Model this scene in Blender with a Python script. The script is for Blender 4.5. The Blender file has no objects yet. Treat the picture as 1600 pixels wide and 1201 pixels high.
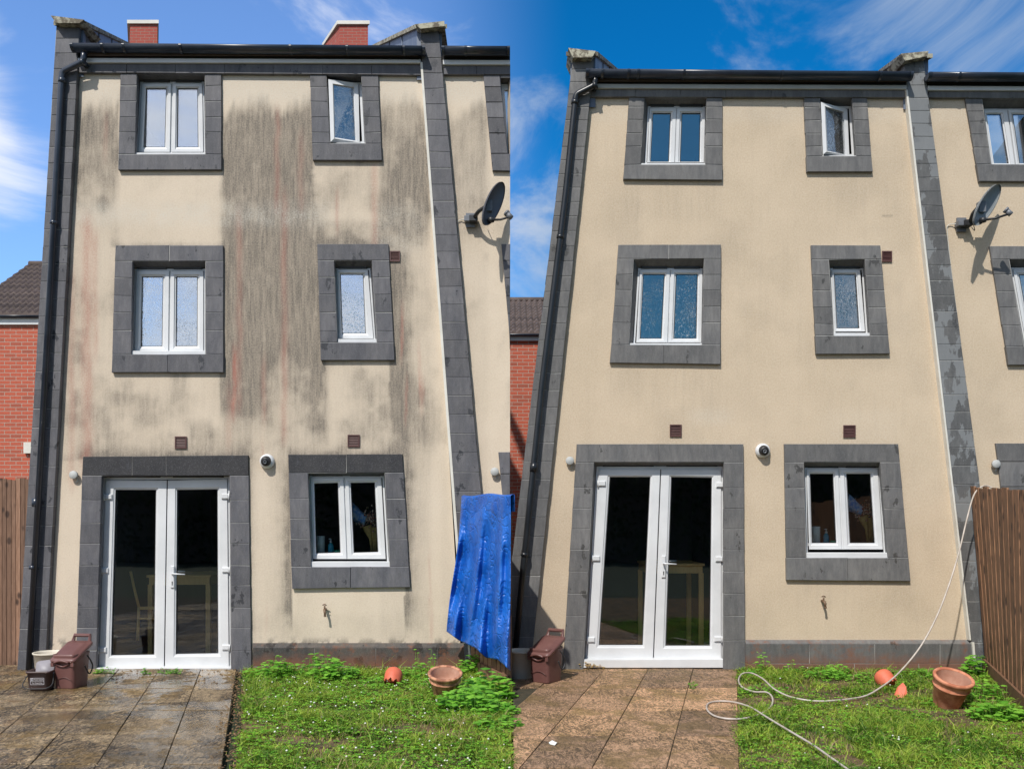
import bpy, bmesh, math, random
import numpy as np
from mathutils import Vector, Matrix
random.seed(7); np.random.seed(7)
R = math.radians
sc = bpy.context.scene
COL = sc.collection
# ------------------------------------------------------------------ camera, sky, sun
EYE, DIST, F, HY = 1.64, 10.0, 1440.0, 811.0        # eye height, metres to the facades, focal length, horizon row
cam = bpy.data.cameras.new('camera'); camo = bpy.data.objects.new('camera', cam); COL.objects.link(camo)
camo.location = (0, -DIST, EYE); camo.rotation_euler = (R(90), 0, 0)
cam.sensor_width = 36; cam.lens = 36 * F / 1600; cam.shift_y = (HY - 600.5) / 1600
cam.clip_end = 2000; sc.camera = camo
SUN = Vector((-0.45, -1.0, 1.25)).normalized()
sl = bpy.data.lights.new('sun', 'SUN'); sl.energy = 3.6; sl.angle = R(0.9); sl.color = (1, .955, .88)
so = bpy.data.objects.new('sun', sl); COL.objects.link(so)
so.rotation_euler = SUN.to_track_quat('Z', 'Y').to_euler()
world = bpy.data.worlds.new('World'); sc.world = world; world.use_nodes = True
wn = world.node_tree; wn.nodes.clear()
def N(nt, t, **kw):
    n = nt.nodes.new(t)
    for k, v in kw.items():
        if k in n.inputs: n.inputs[k].default_value = v
        else: setattr(n, k, v)
    return n
def L(nt, a, b): nt.links.new(a, b)
def math_n(nt, op, a, b=None, c=None, clamp=False):
    n = nt.nodes.new('ShaderNodeMath'); n.operation = op; n.use_clamp = clamp
    for i, v in enumerate((a, b, c)):
        if v is None: continue
        if isinstance(v, (int, float)): n.inputs[i].default_value = v
        else: nt.links.new(v, n.inputs[i])
    return n.outputs[0]
def mix_c(nt, fac, a, b, mode='MIX'):
    n = nt.nodes.new('ShaderNodeMix'); n.data_type = 'RGBA'; n.blend_type = mode
    for i, v in ((0, fac), (6, a), (7, b)):
        if isinstance(v, (int, float)): n.inputs[i].default_value = v
        elif isinstance(v, tuple): n.inputs[i].default_value = (*v[:3], 1)
        else: nt.links.new(v, n.inputs[i])
    return n.outputs[2]
def ramp(nt, v, lo, hi, a=0.0, b=1.0):
    n = nt.nodes.new('ShaderNodeMapRange'); n.interpolation_type = 'SMOOTHSTEP'
    nt.links.new(v, n.inputs[0])
    for i, x in zip((1, 2, 3, 4), (lo, hi, a, b)): n.inputs[i].default_value = x
    return n.outputs[0]
def noise(nt, vec, scale, detail=4, rough=.55, stretch=None, dist=0):
    if stretch:
        m = nt.nodes.new('ShaderNodeMapping'); m.inputs['Scale'].default_value = stretch; nt.links.new(vec, m.inputs[0]); vec = m.outputs[0]
    n = nt.nodes.new('ShaderNodeTexNoise'); nt.links.new(vec, n.inputs['Vector'])
    n.inputs['Scale'].default_value = scale; n.inputs['Detail'].default_value = detail
    n.inputs['Roughness'].default_value = rough; n.inputs['Distortion'].default_value = dist
    return n.outputs[0]
sky = N(wn, 'ShaderNodeTexSky', sky_type='NISHITA', sun_disc=False, sun_elevation=math.asin(SUN.z),
        sun_rotation=R(204), air_density=1.0, dust_density=.6, ozone_density=2.0)
tc = N(wn, 'ShaderNodeTexCoord')
sx = N(wn, 'ShaderNodeSeparateXYZ'); L(wn, tc.outputs['Generated'], sx.inputs[0])
side = ramp(wn, sx.outputs[0], -.12, .06)            # paler air to the west, deep blue to the east
tint = mix_c(wn, side, (1.2, 1.55, 2.0), (.02, .72, 1.25))
back = ramp(wn, sx.outputs[1], -.2, .3, 1, 0)
tint2 = mix_c(wn, back, tint, mix_c(wn, side, (.95, 1.08, 1.3), (.20, .48, .62)))
skyc = mix_c(wn, 1.0, sky.outputs[0], tint2, 'MULTIPLY')
cl = noise(wn, tc.outputs['Generated'], 4.6, 8, .6, (1, 1, 1.7), .5)
edge = math_n(wn, 'ADD', ramp(wn, sx.outputs[0], .24, .40, 0, .15), math_n(wn, 'ADD', ramp(wn, sx.outputs[0], -.47, -.42, .13, 0), ramp(wn, sx.outputs[2], .32, .10, 0, .05)))
cov = math_n(wn, 'ADD', math_n(wn, 'ADD', cl, edge), math_n(wn, 'MULTIPLY', back, math_n(wn, 'SUBTRACT', .115, math_n(wn, 'MULTIPLY', side, .15))))
cm = ramp(wn, cov, .50, .76, 0, .85)
clc = mix_c(wn, side, (8.2, 8.5, 9.2), (4.2, 5.0, 6.2))
bg = N(wn, 'ShaderNodeBackground', Strength=.1)
L(wn, mix_c(wn, cm, skyc, clc), bg.inputs[0])
wo = N(wn, 'ShaderNodeOutputWorld'); L(wn, bg.outputs[0], wo.inputs[0])
sc.view_settings.view_transform = 'Standard'; sc.view_settings.look = 'None'
sc.view_settings.exposure = .22; sc.view_settings.gamma = 1; sc.view_settings.use_curve_mapping = False

# ------------------------------------------------------------------ helpers
def W(px, py, d=0.0):
    """point d metres in front of the facade plane, measured off the photograph"""
    s = (DIST - d) / F
    return Vector(((px - 800) * s, -d, EYE + (HY - py) * s))
def G(px, py, z=0.0):
    dist = (EYE - z) * F / (py - HY)
    return Vector(((px - 800) * dist / F, dist - DIST, z))
def tag(o, label=None, cat=None, group=None, kind=None):
    if label: o['label'] = label
    if cat: o['category'] = cat
    if group: o['group'] = group
    if kind: o['kind'] = kind
    return o
def empty(name, loc, label, cat, group=None, rz=0):
    o = bpy.data.objects.new(name, None); COL.objects.link(o); o.location = loc; o.rotation_euler = (0, 0, rz)
    o.empty_display_size = .1; o['wl'] = 1; del o['wl']
    return tag(o, label, cat, group)
def origin_of(p):
    v = Vector((0, 0, 0))
    while p: v += p.location; p = p.parent
    return v
class MB:
    def __init__(s): s.v = []; s.f = []; s.t = []; s.smooth = []
    def add(s, vs, fs, tone=.5, smooth=False):
        n = len(s.v); s.v += [tuple(v) for v in vs]
        for f in fs: s.f.append([n + i for i in f]); s.t.append(tone); s.smooth.append(smooth)
    def loft(s, loops, close=True, cap0=False, cap1=False, tone=.5, smooth=False):
        n = len(loops[0]); vs = [p for l in loops for p in l]; fs = []
        for i in range(len(loops) - 1):
            for j in range(n if close else n - 1):
                a = i * n + j; b = i * n + (j + 1) % n
                fs.append([a, b, b + n, a + n])
        if cap0: fs.append(list(range(n))[::-1])
        if cap1: fs.append([(len(loops) - 1) * n + j for j in range(n)])
        s.add(vs, fs, tone, smooth)
    def box(s, c, h, M=None, tone=.5, bev=.0):
        x, y, z = h
        def ring(zz, sh):
            return [Vector((c[0] + a * (x - sh), c[1] + b * (y - sh), c[2] + zz)) for a, b in ((-1, -1), (1, -1), (1, 1), (-1, 1))]
        ls = [ring(-z, bev), ring(-z + bev, 0), ring(z - bev, 0), ring(z, bev)] if bev else [ring(-z, 0), ring(z, 0)]
        if M: ls = [[M @ p for p in l] for l in ls]
        s.loft(ls, cap0=True, cap1=True, tone=tone)
    def block(s, q, df, db, tone=.5, bev=.004, gap=0):
        """stone or board: photo quad q (TL,TR,BR,BL) seen at depth df, running straight back to db"""
        if gap: q = [(x + random.uniform(-.35, .35), y + random.uniform(-.35, .35)) for x, y in q]
        P = [W(x, y, df) for x, y in q]; c = sum(P, Vector()) / 4
        def ins(a): return [p + Vector((math.copysign(a, (c - p).x), 0, math.copysign(a, (c - p).z))) for p in P]
        o = ins(gap); i = ins(gap + bev)
        bk = [Vector((p.x, -db, p.z)) for p in o]; m = [Vector((p.x, -(df - bev), p.z)) for p in o]
        s.loft([bk[::-1], m[::-1], i[::-1]], cap0=True, cap1=True, tone=tone)
    def tube(s, pts, r, n=10, cap=True, tone=.5, smooth=True):
        pts = [Vector(p) for p in pts]; rs = r if isinstance(r, (list, tuple)) else [r] * len(pts)
        loops = []; up = None
        for i, p in enumerate(pts):
            t = (pts[min(i + 1, len(pts) - 1)] - pts[max(i - 1, 0)]).normalized()
            if up is None:
                up = t.orthogonal().normalized()
            a = (up - t * up.dot(t)).normalized(); up = a; b = t.cross(a)
            loops.append([p + (a * math.cos(2 * math.pi * k / n) + b * math.sin(2 * math.pi * k / n)) * rs[i] for k in range(n)])
        s.loft(loops, cap0=cap, cap1=cap, tone=tone, smooth=smooth)
    def lathe(s, prof, c=(0, 0, 0), n=32, M=None, tone=.5, smooth=True, cap0=True, cap1=False):
        loops = []
        for r, z in prof:
            l = [Vector((c[0] + r * math.cos(2 * math.pi * k / n), c[1] + r * math.sin(2 * math.pi * k / n), c[2] + z)) for k in range(n)]
            loops.append([M @ p for p in l] if M else l)
        s.loft(loops, cap0=cap0, cap1=cap1, tone=tone, smooth=smooth)
    def build(s, name, mat, parent=None, world=True):
        off = origin_of(parent) if (parent and world) else Vector((0, 0, 0))
        me = bpy.data.meshes.new(name)
        me.from_pydata([(v[0] - off.x, v[1] - off.y, v[2] - off.z) for v in s.v], [], s.f)
        me.polygons.foreach_set('use_smooth', s.smooth)
        at = me.attributes.new('tone', 'FLOAT', 'FACE'); at.data.foreach_set('value', s.t)
        me.materials.append(mat); me.update()
        o = bpy.data.objects.new(name, me); COL.objects.link(o)
        if parent: o.parent = parent
        return o
def top(name, mb, mat, label, cat, group=None, kind=None):
    """a thing that is one mesh, its origin moved to its base"""
    vs = np.array(mb.v); c = Vector(((vs[:, 0].min() + vs[:, 0].max()) / 2, (vs[:, 1].min() + vs[:, 1].max()) / 2, vs[:, 2].min()))
    mb.v = [(v[0] - c.x, v[1] - c.y, v[2] - c.z) for v in mb.v]
    o = mb.build(name, mat); o.location = c
    return tag(o, label, cat, group, kind)
def lerp(a, b, t): return a + (b - a) * t
def lp(p, q, t): return (lerp(p[0], q[0], t), lerp(p[1], q[1], t))
def bil(q, u, v):                      # q = TL,TR,BR,BL
    return lp(lp(q[0], q[1], u), lp(q[3], q[2], u), v)
def sub(q, u0, v0, u1, v1): return [bil(q, u0, v0), bil(q, u1, v0), bil(q, u1, v1), bil(q, u0, v1)]
def xat(a, b, y): return lerp(a[0], b[0], (y - a[1]) / (b[1] - a[1]))
def insetq(q, a):
    w = (q[1][0] - q[0][0] + q[2][0] - q[3][0]) / 2; h = (q[3][1] - q[0][1] + q[2][1] - q[1][1]) / 2
    return sub(q, a / w, a / h, 1 - a / w, 1 - a / h)
def catmull(P, n=8):
    P = [Vector(p) for p in P]; out = []
    for i in range(len(P) - 1):
        a, b, c, d = P[max(i - 1, 0)], P[i], P[i + 1], P[min(i + 2, len(P) - 1)]
        for k in range(n):
            t = k / n
            out.append(.5 * ((2 * b) + (c - a) * t + (2 * a - 5 * b + 4 * c - d) * t * t + (3 * b - a - 3 * c + d) * t ** 3))
    return out + [P[-1]]

# ------------------------------------------------------------------ materials
def newmat(name):
    m = bpy.data.materials.new(name); m.use_nodes = True; nt = m.node_tree
    return m, nt, nt.nodes['Principled BSDF']
def pos(nt): return nt.nodes.new('ShaderNodeNewGeometry').outputs['Position']
def bump(nt, h, strength, dist, bs):
    b = nt.nodes.new('ShaderNodeBump'); b.inputs['Strength'].default_value = strength; b.inputs['Distance'].default_value = dist
    L(nt, h, b.inputs['Height']); L(nt, b.outputs[0], bs.inputs['Normal'])
def nmat(name, c1, c2, scale=6, rough=.6, bs=.0, bd=.003, bscale=60, stretch=None, tone=.0, spec=.5, detail=5, lo=.3, hi=.7, bstretch=None):
    m, nt, b = newmat(name); p = pos(nt)
    c = mix_c(nt, ramp(nt, noise(nt, p, scale, detail, .6, stretch), lo, hi), c1, c2)
    if tone:
        a = nt.nodes.new('ShaderNodeAttribute'); a.attribute_name = 'tone'
        c = mix_c(nt, 1.0, c, mix_c(nt, a.outputs['Fac'], (1 - tone,) * 3, (1 + tone,) * 3), 'MULTIPLY')
    L(nt, c, b.inputs['Base Color']); b.inputs['Roughness'].default_value = rough; b.inputs['Specular IOR Level'].default_value = spec
    if bs: bump(nt, noise(nt, p, bscale, 4, .6, bstretch or stretch), bs, bd, b)
    return m
def wallmat(name, base, base2):
    m, nt, b = newmat(name); p = pos(nt)
    a = nt.nodes.new('ShaderNodeAttribute'); a.attribute_name = 'stain'
    s = nt.nodes.new('ShaderNodeSeparateColor'); L(nt, a.outputs['Color'], s.inputs[0])
    grain = noise(nt, p, 62, 4, .8)
    c = mix_c(nt, ramp(nt, noise(nt, p, 1.6, 5, .6), .3, .7), base, base2)
    c = mix_c(nt, ramp(nt, grain, .3, .7, 0, .35), c, (.80, .74, .62)); c = mix_c(nt, ramp(nt, noise(nt, p, 48, 4, .85), .52, .75, 0, .4), c, (.34, .28, .20))
    streak = noise(nt, p, 9, 5, .7, (3.2, 1, .28))
    fd = math_n(nt, 'MULTIPLY', s.outputs[0], ramp(nt, streak, .22, .78, .86, 1.12))
    fd = math_n(nt, 'MULTIPLY', fd, ramp(nt, grain, .25, .75, 1.12, .66), clamp=True)
    c = mix_c(nt, fd, c, mix_c(nt, ramp(nt, streak, .3, .7), (.27, .23, .185), (.165, .145, .122)))
    fr = math_n(nt, 'MULTIPLY', s.outputs[1], ramp(nt, grain, .3, .7, 1.2, .5), clamp=True)
    c = mix_c(nt, fr, c, (.42, .16, .12))
    fw = math_n(nt, 'MULTIPLY', s.outputs[2], ramp(nt, grain, .35, .7, .2, 1.0), clamp=True)
    c = mix_c(nt, fw, c, (.62, .6, .54))
    L(nt, c, b.inputs['Base Color']); b.inputs['Roughness'].default_value = .9; b.inputs['Specular IOR Level'].default_value = .2
    bump(nt, noise(nt, p, 75, 4, .8), .7, .006, b)
    return m
def stonemat(name, c1, c2, wet, wetcol, moss=0, patch=0):
    m, nt, b = newmat(name); p = pos(nt)
    a = nt.nodes.new('ShaderNodeAttribute'); a.attribute_name = 'tone'
    c = mix_c(nt, ramp(nt, noise(nt, p, 3.5, 6, .65, (1.6, 1, .7)), .3, .7), c1, c2)
    tv = nt.nodes.new('ShaderNodeCombineColor'); k_ = math_n(nt, 'MULTIPLY_ADD', a.outputs['Fac'], .56, .72)
    for i_ in range(3): L(nt, k_, tv.inputs[i_])
    c = mix_c(nt, 1.0, c, tv.outputs[0], 'MULTIPLY')
    w = ramp(nt, noise(nt, p, 5.5, 7, .62, (1.3, 1, .8)), .60 - wet, .615 - wet)
    c = mix_c(nt, w, c, wetcol)
    wh = ramp(nt, noise(nt, p, 7, 8, .7, (1.4, 1, .35)), .66, .82, 0, .45)
    c = mix_c(nt, wh, c, (.34, .35, .38))
    c = mix_c(nt, ramp(nt, noise(nt, p, 11, 7, .75, (2.5, 1, .5)), .35, .7, .32, 0), c, (.03, .03, .032)); c = mix_c(nt, ramp(nt, noise(nt, p, 90, 4, .8), .5, .72, 0, .35), c, (.24, .24, .25))
    if moss:
        sz = nt.nodes.new('ShaderNodeSeparateXYZ'); L(nt, p, sz.inputs[0]); c = mix_c(nt, ramp(nt, math_n(nt, 'ADD', sz.outputs[2], math_n(nt, 'MULTIPLY', noise(nt, p, 5, 6, .7), -.3)), -.1, .08, .75, 0), c, (.20, .085, .05))
    if patch: c = mix_c(nt, ramp(nt, noise(nt, p, 2.4, 7, .62, (1.6, 1, .75)), .50, .515, 0, patch), c, (.26, .275, .285))
    if moss: c = mix_c(nt, ramp(nt, noise(nt, p, 8, 6, .7), .5, .75, 0, moss), c, (.21, .085, .045))
    L(nt, c, b.inputs['Base Color']); L(nt, ramp(nt, w, 0, 1, .62, .42), b.inputs['Roughness'])
    b.inputs['Specular IOR Level'].default_value = .35
    bump(nt, noise(nt, p, 160, 3, .7), .35, .0015, b)
    return m
def woodmat(name, c1, c2, knots=True):
    m, nt, b = newmat(name); p = pos(nt)
    a = nt.nodes.new('ShaderNodeAttribute'); a.attribute_name = 'tone'
    g = noise(nt, p, 14, 6, .65, (5, 5, .35), .8)
    c = mix_c(nt, ramp(nt, g, .3, .7), c1, c2)
    c = mix_c(nt, 1.0, c, mix_c(nt, a.outputs['Fac'], (.7, .7, .7), (1.3, 1.3, 1.3)), 'MULTIPLY')
    if knots:
        v = nt.nodes.new('ShaderNodeTexVoronoi'); v.inputs['Scale'].default_value = 9
        mp = nt.nodes.new('ShaderNodeMapping'); mp.inputs['Scale'].default_value = (1, 1, .6); L(nt, p, mp.inputs[0]); L(nt, mp.outputs[0], v.inputs['Vector'])
        c = mix_c(nt, ramp(nt, v.outputs[0], .14, .3, .85, 0), c, (.035, .018, .012))
    L(nt, c, b.inputs['Base Color']); b.inputs['Roughness'].default_value = .75
    bump(nt, g, .5, .004, b)
    return m
def brickmat(name, sx_, sz_, c1, c2, mortar, axis='xz'):
    m, nt, b = newmat(name); p = pos(nt)
    s = nt.nodes.new('ShaderNodeSeparateXYZ'); L(nt, p, s.inputs[0]); k = nt.nodes.new('ShaderNodeCombineXYZ')
    L(nt, math_n(nt, 'ADD', s.outputs[0], s.outputs[1]), k.inputs[0]); L(nt, s.outputs[2], k.inputs[1])
    t = nt.nodes.new('ShaderNodeTexBrick'); L(nt, k.outputs[0], t.inputs['Vector'])
    t.inputs['Scale'].default_value = 1; t.inputs['Brick Width'].default_value = sx_; t.inputs['Row Height'].default_value = sz_
    t.inputs['Mortar Size'].default_value = sz_ * .075; t.inputs['Mortar Smooth'].default_value = .1; t.inputs['Bias'].default_value = -.55
    t.inputs['Color1'].default_value = (*c1, 1); t.inputs['Color2'].default_value = (*c2, 1); t.inputs['Mortar'].default_value = (*mortar, 1)
    n = noise(nt, p, 30, 5, .7)
    c = mix_c(nt, 1.0, t.outputs[0], mix_c(nt, n, (.6, .6, .6), (1.4, 1.4, 1.4)), 'MULTIPLY')
    L(nt, c, b.inputs['Base Color']); b.inputs['Roughness'].default_value = .85
    bump(nt, math_n(nt, 'SUBTRACT', math_n(nt, 'MULTIPLY', n, .3), t.outputs['Fac']), .6, .006, b)
    return m
def glassmat(name, refl, drops=0, tintc=(1, 1, 1), rough=.0):
    m = bpy.data.materials.new(name); m.use_nodes = True; nt = m.node_tree; nt.nodes.clear()
    o = N(nt, 'ShaderNodeOutputMaterial'); g = N(nt, 'ShaderNodeBsdfGlossy', Roughness=rough + .01); g.inputs[0].default_value = (*tintc, 1)
    t = N(nt, 'ShaderNodeBsdfTransparent'); t.inputs[0].default_value = (.93, .97, .97, 1)
    mx = N(nt, 'ShaderNodeMixShader'); fr = N(nt, 'ShaderNodeFresnel', IOR=1.5)
    p = pos(nt)
    f = math_n(nt, 'ADD', math_n(nt, 'MULTIPLY', fr.outputs[0], 1.0), refl, clamp=True)
    bp = N(nt, 'ShaderNodeBump', Strength=.05 if not drops else .3, Distance=.01 if not drops else .004)
    if drops:
        v = nt.nodes.new('ShaderNodeTexVoronoi'); v.inputs['Scale'].default_value = 55; L(nt, noise(nt, p, 1, 0) if 0 else p, v.inputs['Vector'])
        h = ramp(nt, v.outputs[0], .1, .5, 1, 0)
        L(nt, math_n(nt, 'MULTIPLY', h, ramp(nt, noise(nt, p, 5, 4), .4, .6, .1 * drops, drops)), bp.inputs['Height'])
    else: L(nt, noise(nt, p, 2.2, 2), bp.inputs['Height'])
    L(nt, bp.outputs[0], g.inputs['Normal'])
    SH = g.outputs[0]
    L(nt, f, mx.inputs[0]); L(nt, t.outputs[0], mx.inputs[1]); L(nt, g.outputs[0], mx.inputs[2]); out = mx.outputs[0]
    if drops:
        df = N(nt, 'ShaderNodeBsdfDiffuse'); df.inputs[0].default_value = (.75, .82, .85, 1); m2 = N(nt, 'ShaderNodeMixShader')
        sp = ramp(nt, noise(nt, p, 55, 5, .85, (1.3, 1, .8)), .54, .66, 0, .55)
        L(nt, math_n(nt, 'MULTIPLY', sp, ramp(nt, noise(nt, p, 3.2, 4), .35, .62, .15, 1)), m2.inputs[0]); L(nt, out, m2.inputs[1]); L(nt, df.outputs[0], m2.inputs[2]); out = m2.outputs[0]
    L(nt, out, o.inputs[0])
    return m
def pavemat(name, wetness, dark, mid, light, moss, k):
    m, nt, b = newmat(name); p = pos(nt)
    a = nt.nodes.new('ShaderNodeAttribute'); a.attribute_name = 'tone'
    riv = noise(nt, p, 15, 8, .74, (1, .36, 1), 1.8)
    riv2 = noise(nt, p, 24, 8, .74, (.9, .36, 1), 2.4)
    fine = noise(nt, p, 62, 4, .8, (1, .34, 1))
    big = noise(nt, p, 1.7, 7, .68, None, .8)
    dirt = ramp(nt, math_n(nt, 'ADD', math_n(nt, 'MULTIPLY', big, .6), math_n(nt, 'MULTIPLY', riv, .4)), .46 - k, .54 - k)
    c = mix_c(nt, dirt, light, mid)
    c = mix_c(nt, math_n(nt, 'MULTIPLY', ramp(nt, riv2, .475, .52), ramp(nt, big, .35, .6, .45, .95)), c, dark)
    c = mix_c(nt, ramp(nt, fine, .5, .68, 0, .4), c, dark)
    c = mix_c(nt, ramp(nt, noise(nt, p, 2.3, 6, .7), .48, .62, 0, .75), c, mix_c(nt, riv2, moss, dark))
    c = mix_c(nt, 1.0, c, mix_c(nt, a.outputs['Fac'], (.72, .72, .75), (1.35, 1.3, 1.2)), 'MULTIPLY')
    wet = ramp(nt, math_n(nt, 'ADD', noise(nt, p, 1.1, 6, .7), math_n(nt, 'MULTIPLY', riv, .12)), .70 - wetness, .74 - wetness)
    c = mix_c(nt, math_n(nt, 'MULTIPLY', wet, .42), c, (.05, .046, .042))
    L(nt, c, b.inputs['Base Color'])
    L(nt, ramp(nt, wet, 0, 1, .62, .10), b.inputs['Roughness'])
    b.inputs['Specular IOR Level'].default_value = .5
    h = math_n(nt, 'ADD', math_n(nt, 'MULTIPLY', riv, .6), riv2)
    bp = nt.nodes.new('ShaderNodeBump'); bp.inputs['Distance'].default_value = .045
    L(nt, ramp(nt, wet, 0, 1, 1.0, .12), bp.inputs['Strength']); L(nt, h, bp.inputs['Height']); L(nt, bp.outputs[0], b.inputs['Normal'])
    return m
def leafmat(name, c1, c2, tl=.35):
    m, nt, b = newmat(name); a = nt.nodes.new('ShaderNodeAttribute'); a.attribute_name = 'tone'
    c = mix_c(nt, a.outputs['Fac'], c1, c2); c = mix_c(nt, math_n(nt, 'GREATER_THAN', a.outputs['Fac'], 1.5), c, (.42, .33, .16)); L(nt, c, b.inputs['Base Color']); b.inputs['Roughness'].default_value = .5; b.inputs['Specular IOR Level'].default_value = .3
    t = nt.nodes.new('ShaderNodeBsdfTranslucent'); L(nt, c, t.inputs[0]); mx = nt.nodes.new('ShaderNodeMixShader'); mx.inputs[0].default_value = tl
    L(nt, b.outputs[0], mx.inputs[1]); L(nt, t.outputs[0], mx.inputs[2]); L(nt, mx.outputs[0], nt.nodes['Material Output'].inputs[0])
    return m
M = {}
M['wall_dirty'] = wallmat('render_stained', (.68, .565, .44), (.62, .51, .39))
M['wall_clean'] = wallmat('render_clean', (.58, .455, .32), (.515, .40, .275))
M['stoneP'] = stonemat('grey_stone_patchy', (.10, .102, .104), (.15, .15, .148), -.04, (.07, .07, .07), 0, .55)
M['stoneL'] = stonemat('grey_stone_wet', (.095, .096, .110), (.150, .146, .155), -.02, (.045, .046, .052))
M['stoneD'] = stonemat('grey_stone_grimy', (.040, .042, .047), (.085, .085, .09), .03, (.025, .026, .028))
M['stoneR'] = stonemat('grey_stone_washed', (.13, .13, .132), (.19, .185, .18), -.04, (.075, .072, .068))
M['plinthL'] = stonemat('plinth_wet', (.055, .052, .05), (.10, .085, .07), .03, (.035, .03, .027), 1.0)
M['plinthR'] = stonemat('plinth_washed', (.13, .13, .13), (.17, .165, .155), -.05, (.08, .065, .055), .9)
M['mortar'] = nmat('mortar', (.30, .30, .29), (.42, .41, .39), 20, .9)
M['bead'] = nmat('bead', (.62, .60, .54), (.72, .70, .64), 5, .7)
M['upvc'] = nmat('white_plastic', (.70, .71, .72), (.62, .63, .64), 3, .3)
M['dark'] = nmat('dark_plastic', (.02, .02, .022), (.03, .03, .032), 8, .45)
M['pipe'] = nmat('navy_black_pipe', (.016, .022, .038), (.03, .04, .06), 4, .28, spec=.6)
M['pipeR'] = nmat('black_pipe', (.009, .011, .014), (.016, .019, .023), 4, .3, spec=.5)
M['gasket'] = nmat('gasket', (.03, .03, .03), (.04, .04, .04), 8, .6)
M['glass_up'] = glassmat('glass_sky', .42)
M['glass_mid'] = glassmat('glass_rain', .40, .8)
M['glass_low'] = glassmat('glass_low', .03)
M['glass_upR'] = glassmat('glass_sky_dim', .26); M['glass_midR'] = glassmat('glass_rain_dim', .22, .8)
M['glass_obs'] = glassmat('glass_obscured', .42, 1.0)
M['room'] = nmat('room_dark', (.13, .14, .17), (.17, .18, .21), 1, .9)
M['floor'] = nmat('room_floor', (.06, .05, .045), (.09, .075, .065), 3, .5)
M['pine'] = woodmat('pine', (.78, .46, .17), (.88, .56, .22), False)
M['vent'] = nmat('brown_vent', (.075, .03, .028), (.10, .045, .04), 12, .5)
M['lead'] = nmat('lead', (.10, .13, .19), (.17, .20, .26), 6, .5, .2, .002, 30, (1, 1, .3))
M['coping'] = nmat('coping', (.14, .12, .09), (.42, .40, .31), 16, .9, .5, .006, 40, tone=.2, lo=.42, hi=.58)
M['brick'] = brickmat('red_brick', .225, .075, (.46, .10, .055), (.19, .065, .045), (.42, .33, .27))
M['brick_ch'] = brickmat('chimney_brick', .15, .05, (.36, .07, .05), (.30, .06, .045), (.30, .20, .16))
M['tile'] = nmat('roof_tile', (.075, .055, .048), (.115, .085, .075), 9, .75, .3, .004, 60, tone=.25)
M['fence'] = woodmat('fence_wood', (.13, .062, .034), (.36, .20, .11))
M['fenceR'] = woodmat('fence_wood_right', (.10, .05, .028), (.33, .175, .095))  # right fence boards, slightly darker brown than the short fence
M['fence_old'] = woodmat('fence_wood_old', (.16, .085, .05), (.27, .155, .10))
M['paveL'] = pavemat('paving_wet', .16, (.03, .024, .015), (.29, .205, .115), (.58, .43, .255), (.46, .28, .07), .0)
M['paveR'] = pavemat('paving_dry', -.25, (.15, .10, .05), (.58, .36, .195), (.80, .49, .29), (.46, .30, .10), -.02)
M['soil'] = nmat('soil', (.03, .028, .014), (.065, .05, .028), 9, .95, .8, .02, 40)
M['lawnbase'] = nmat('lawn_soil', (.045, .045, .015), (.20, .12, .06), 5, .95, .8, .02, 60)
M['terra'] = nmat('terracotta', (.44, .15, .08), (.62, .26, .15), 11, .85, .3, .002, 60, lo=.4, hi=.6)
M['terra_in'] = nmat('terracotta_inside', (.42, .22, .15), (.55, .33, .24), 9, .9)
M['plastic_red'] = nmat('orange_red_clay', (.62, .12, .06), (.66, .17, .09), 9, .6)
M['brownbin'] = nmat('brown_bin', (.135, .058, .052), (.17, .078, .068), 5, .42, .1, .001, 90)
M['darkbin'] = nmat('dark_bin', (.06, .035, .033), (.085, .05, .047), 5, .45)
M['greylid'] = nmat('grey_lid', (.24, .22, .24), (.30, .28, .30), 5, .5)
M['ink'] = nmat('white_print', (.65, .63, .66), (.70, .68, .70), 5, .6)
M['tub'] = nmat('cream_tub', (.62, .56, .45), (.70, .64, .54), 5, .55)
M['grey_metal'] = nmat('grey_metal', (.13, .14, .16), (.18, .19, .21), 5, .4)
M['dish'] = nmat('dish_grey', (.10, .105, .125), (.125, .13, .15), 2, .42)
M['dishR'] = nmat('dish_sunlit', (.19, .21, .22), (.24, .26, .27), 3, .5)  # same dish grey, colour lightened to stand in for direct sun
M['hose'] = nmat('hose', (.40, .35, .30), (.56, .50, .45), 9, .5)
M['cable'] = nmat('cable', (.55, .54, .5), (.6, .6, .55), 5, .5)
M['brass'] = nmat('old_brass', (.12, .07, .045), (.18, .11, .06), 30, .5)
M['soap'] = nmat('soap_blue', (.02, .30, .42), (.02, .34, .48), 3, .2)
M['green'] = nmat('green_sponge', (.05, .50, .26), (.06, .55, .3), 3, .6)
M['paper'] = nmat('white_paper', (.72, .74, .70), (.78, .80, .76), 3, .8)
M['bluewrap'] = nmat('blue_wrap', (.08, .25, .60), (.50, .56, .66), 28, .4, detail=2)
M['flower'] = nmat('dried_flowers', (.30, .06, .05), (.70, .55, .42), 60, .9, lo=.45, hi=.55)
M['straw'] = nmat('straw', (.55, .38, .13), (.42, .26, .08), 30, .8)
M['grass'] = leafmat('grass_blade', (.05, .15, .01), (.50, .62, .085))
M['clover'] = leafmat('clover_leaf', (.10, .32, .02), (.30, .58, .05))
M['weed'] = leafmat('weed_leaf', (.09, .30, .02), (.30, .62, .07))
M['petal'] = nmat('white_petal', (.75, .75, .68), (.7, .7, .6), 5, .7)
M['hedge'] = leafmat('hedge_leaf', (.015, .035, .01), (.045, .085, .02), .2)
M['bark'] = nmat('bark', (.05, .035, .025), (.09, .07, .05), 10, .9)
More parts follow.
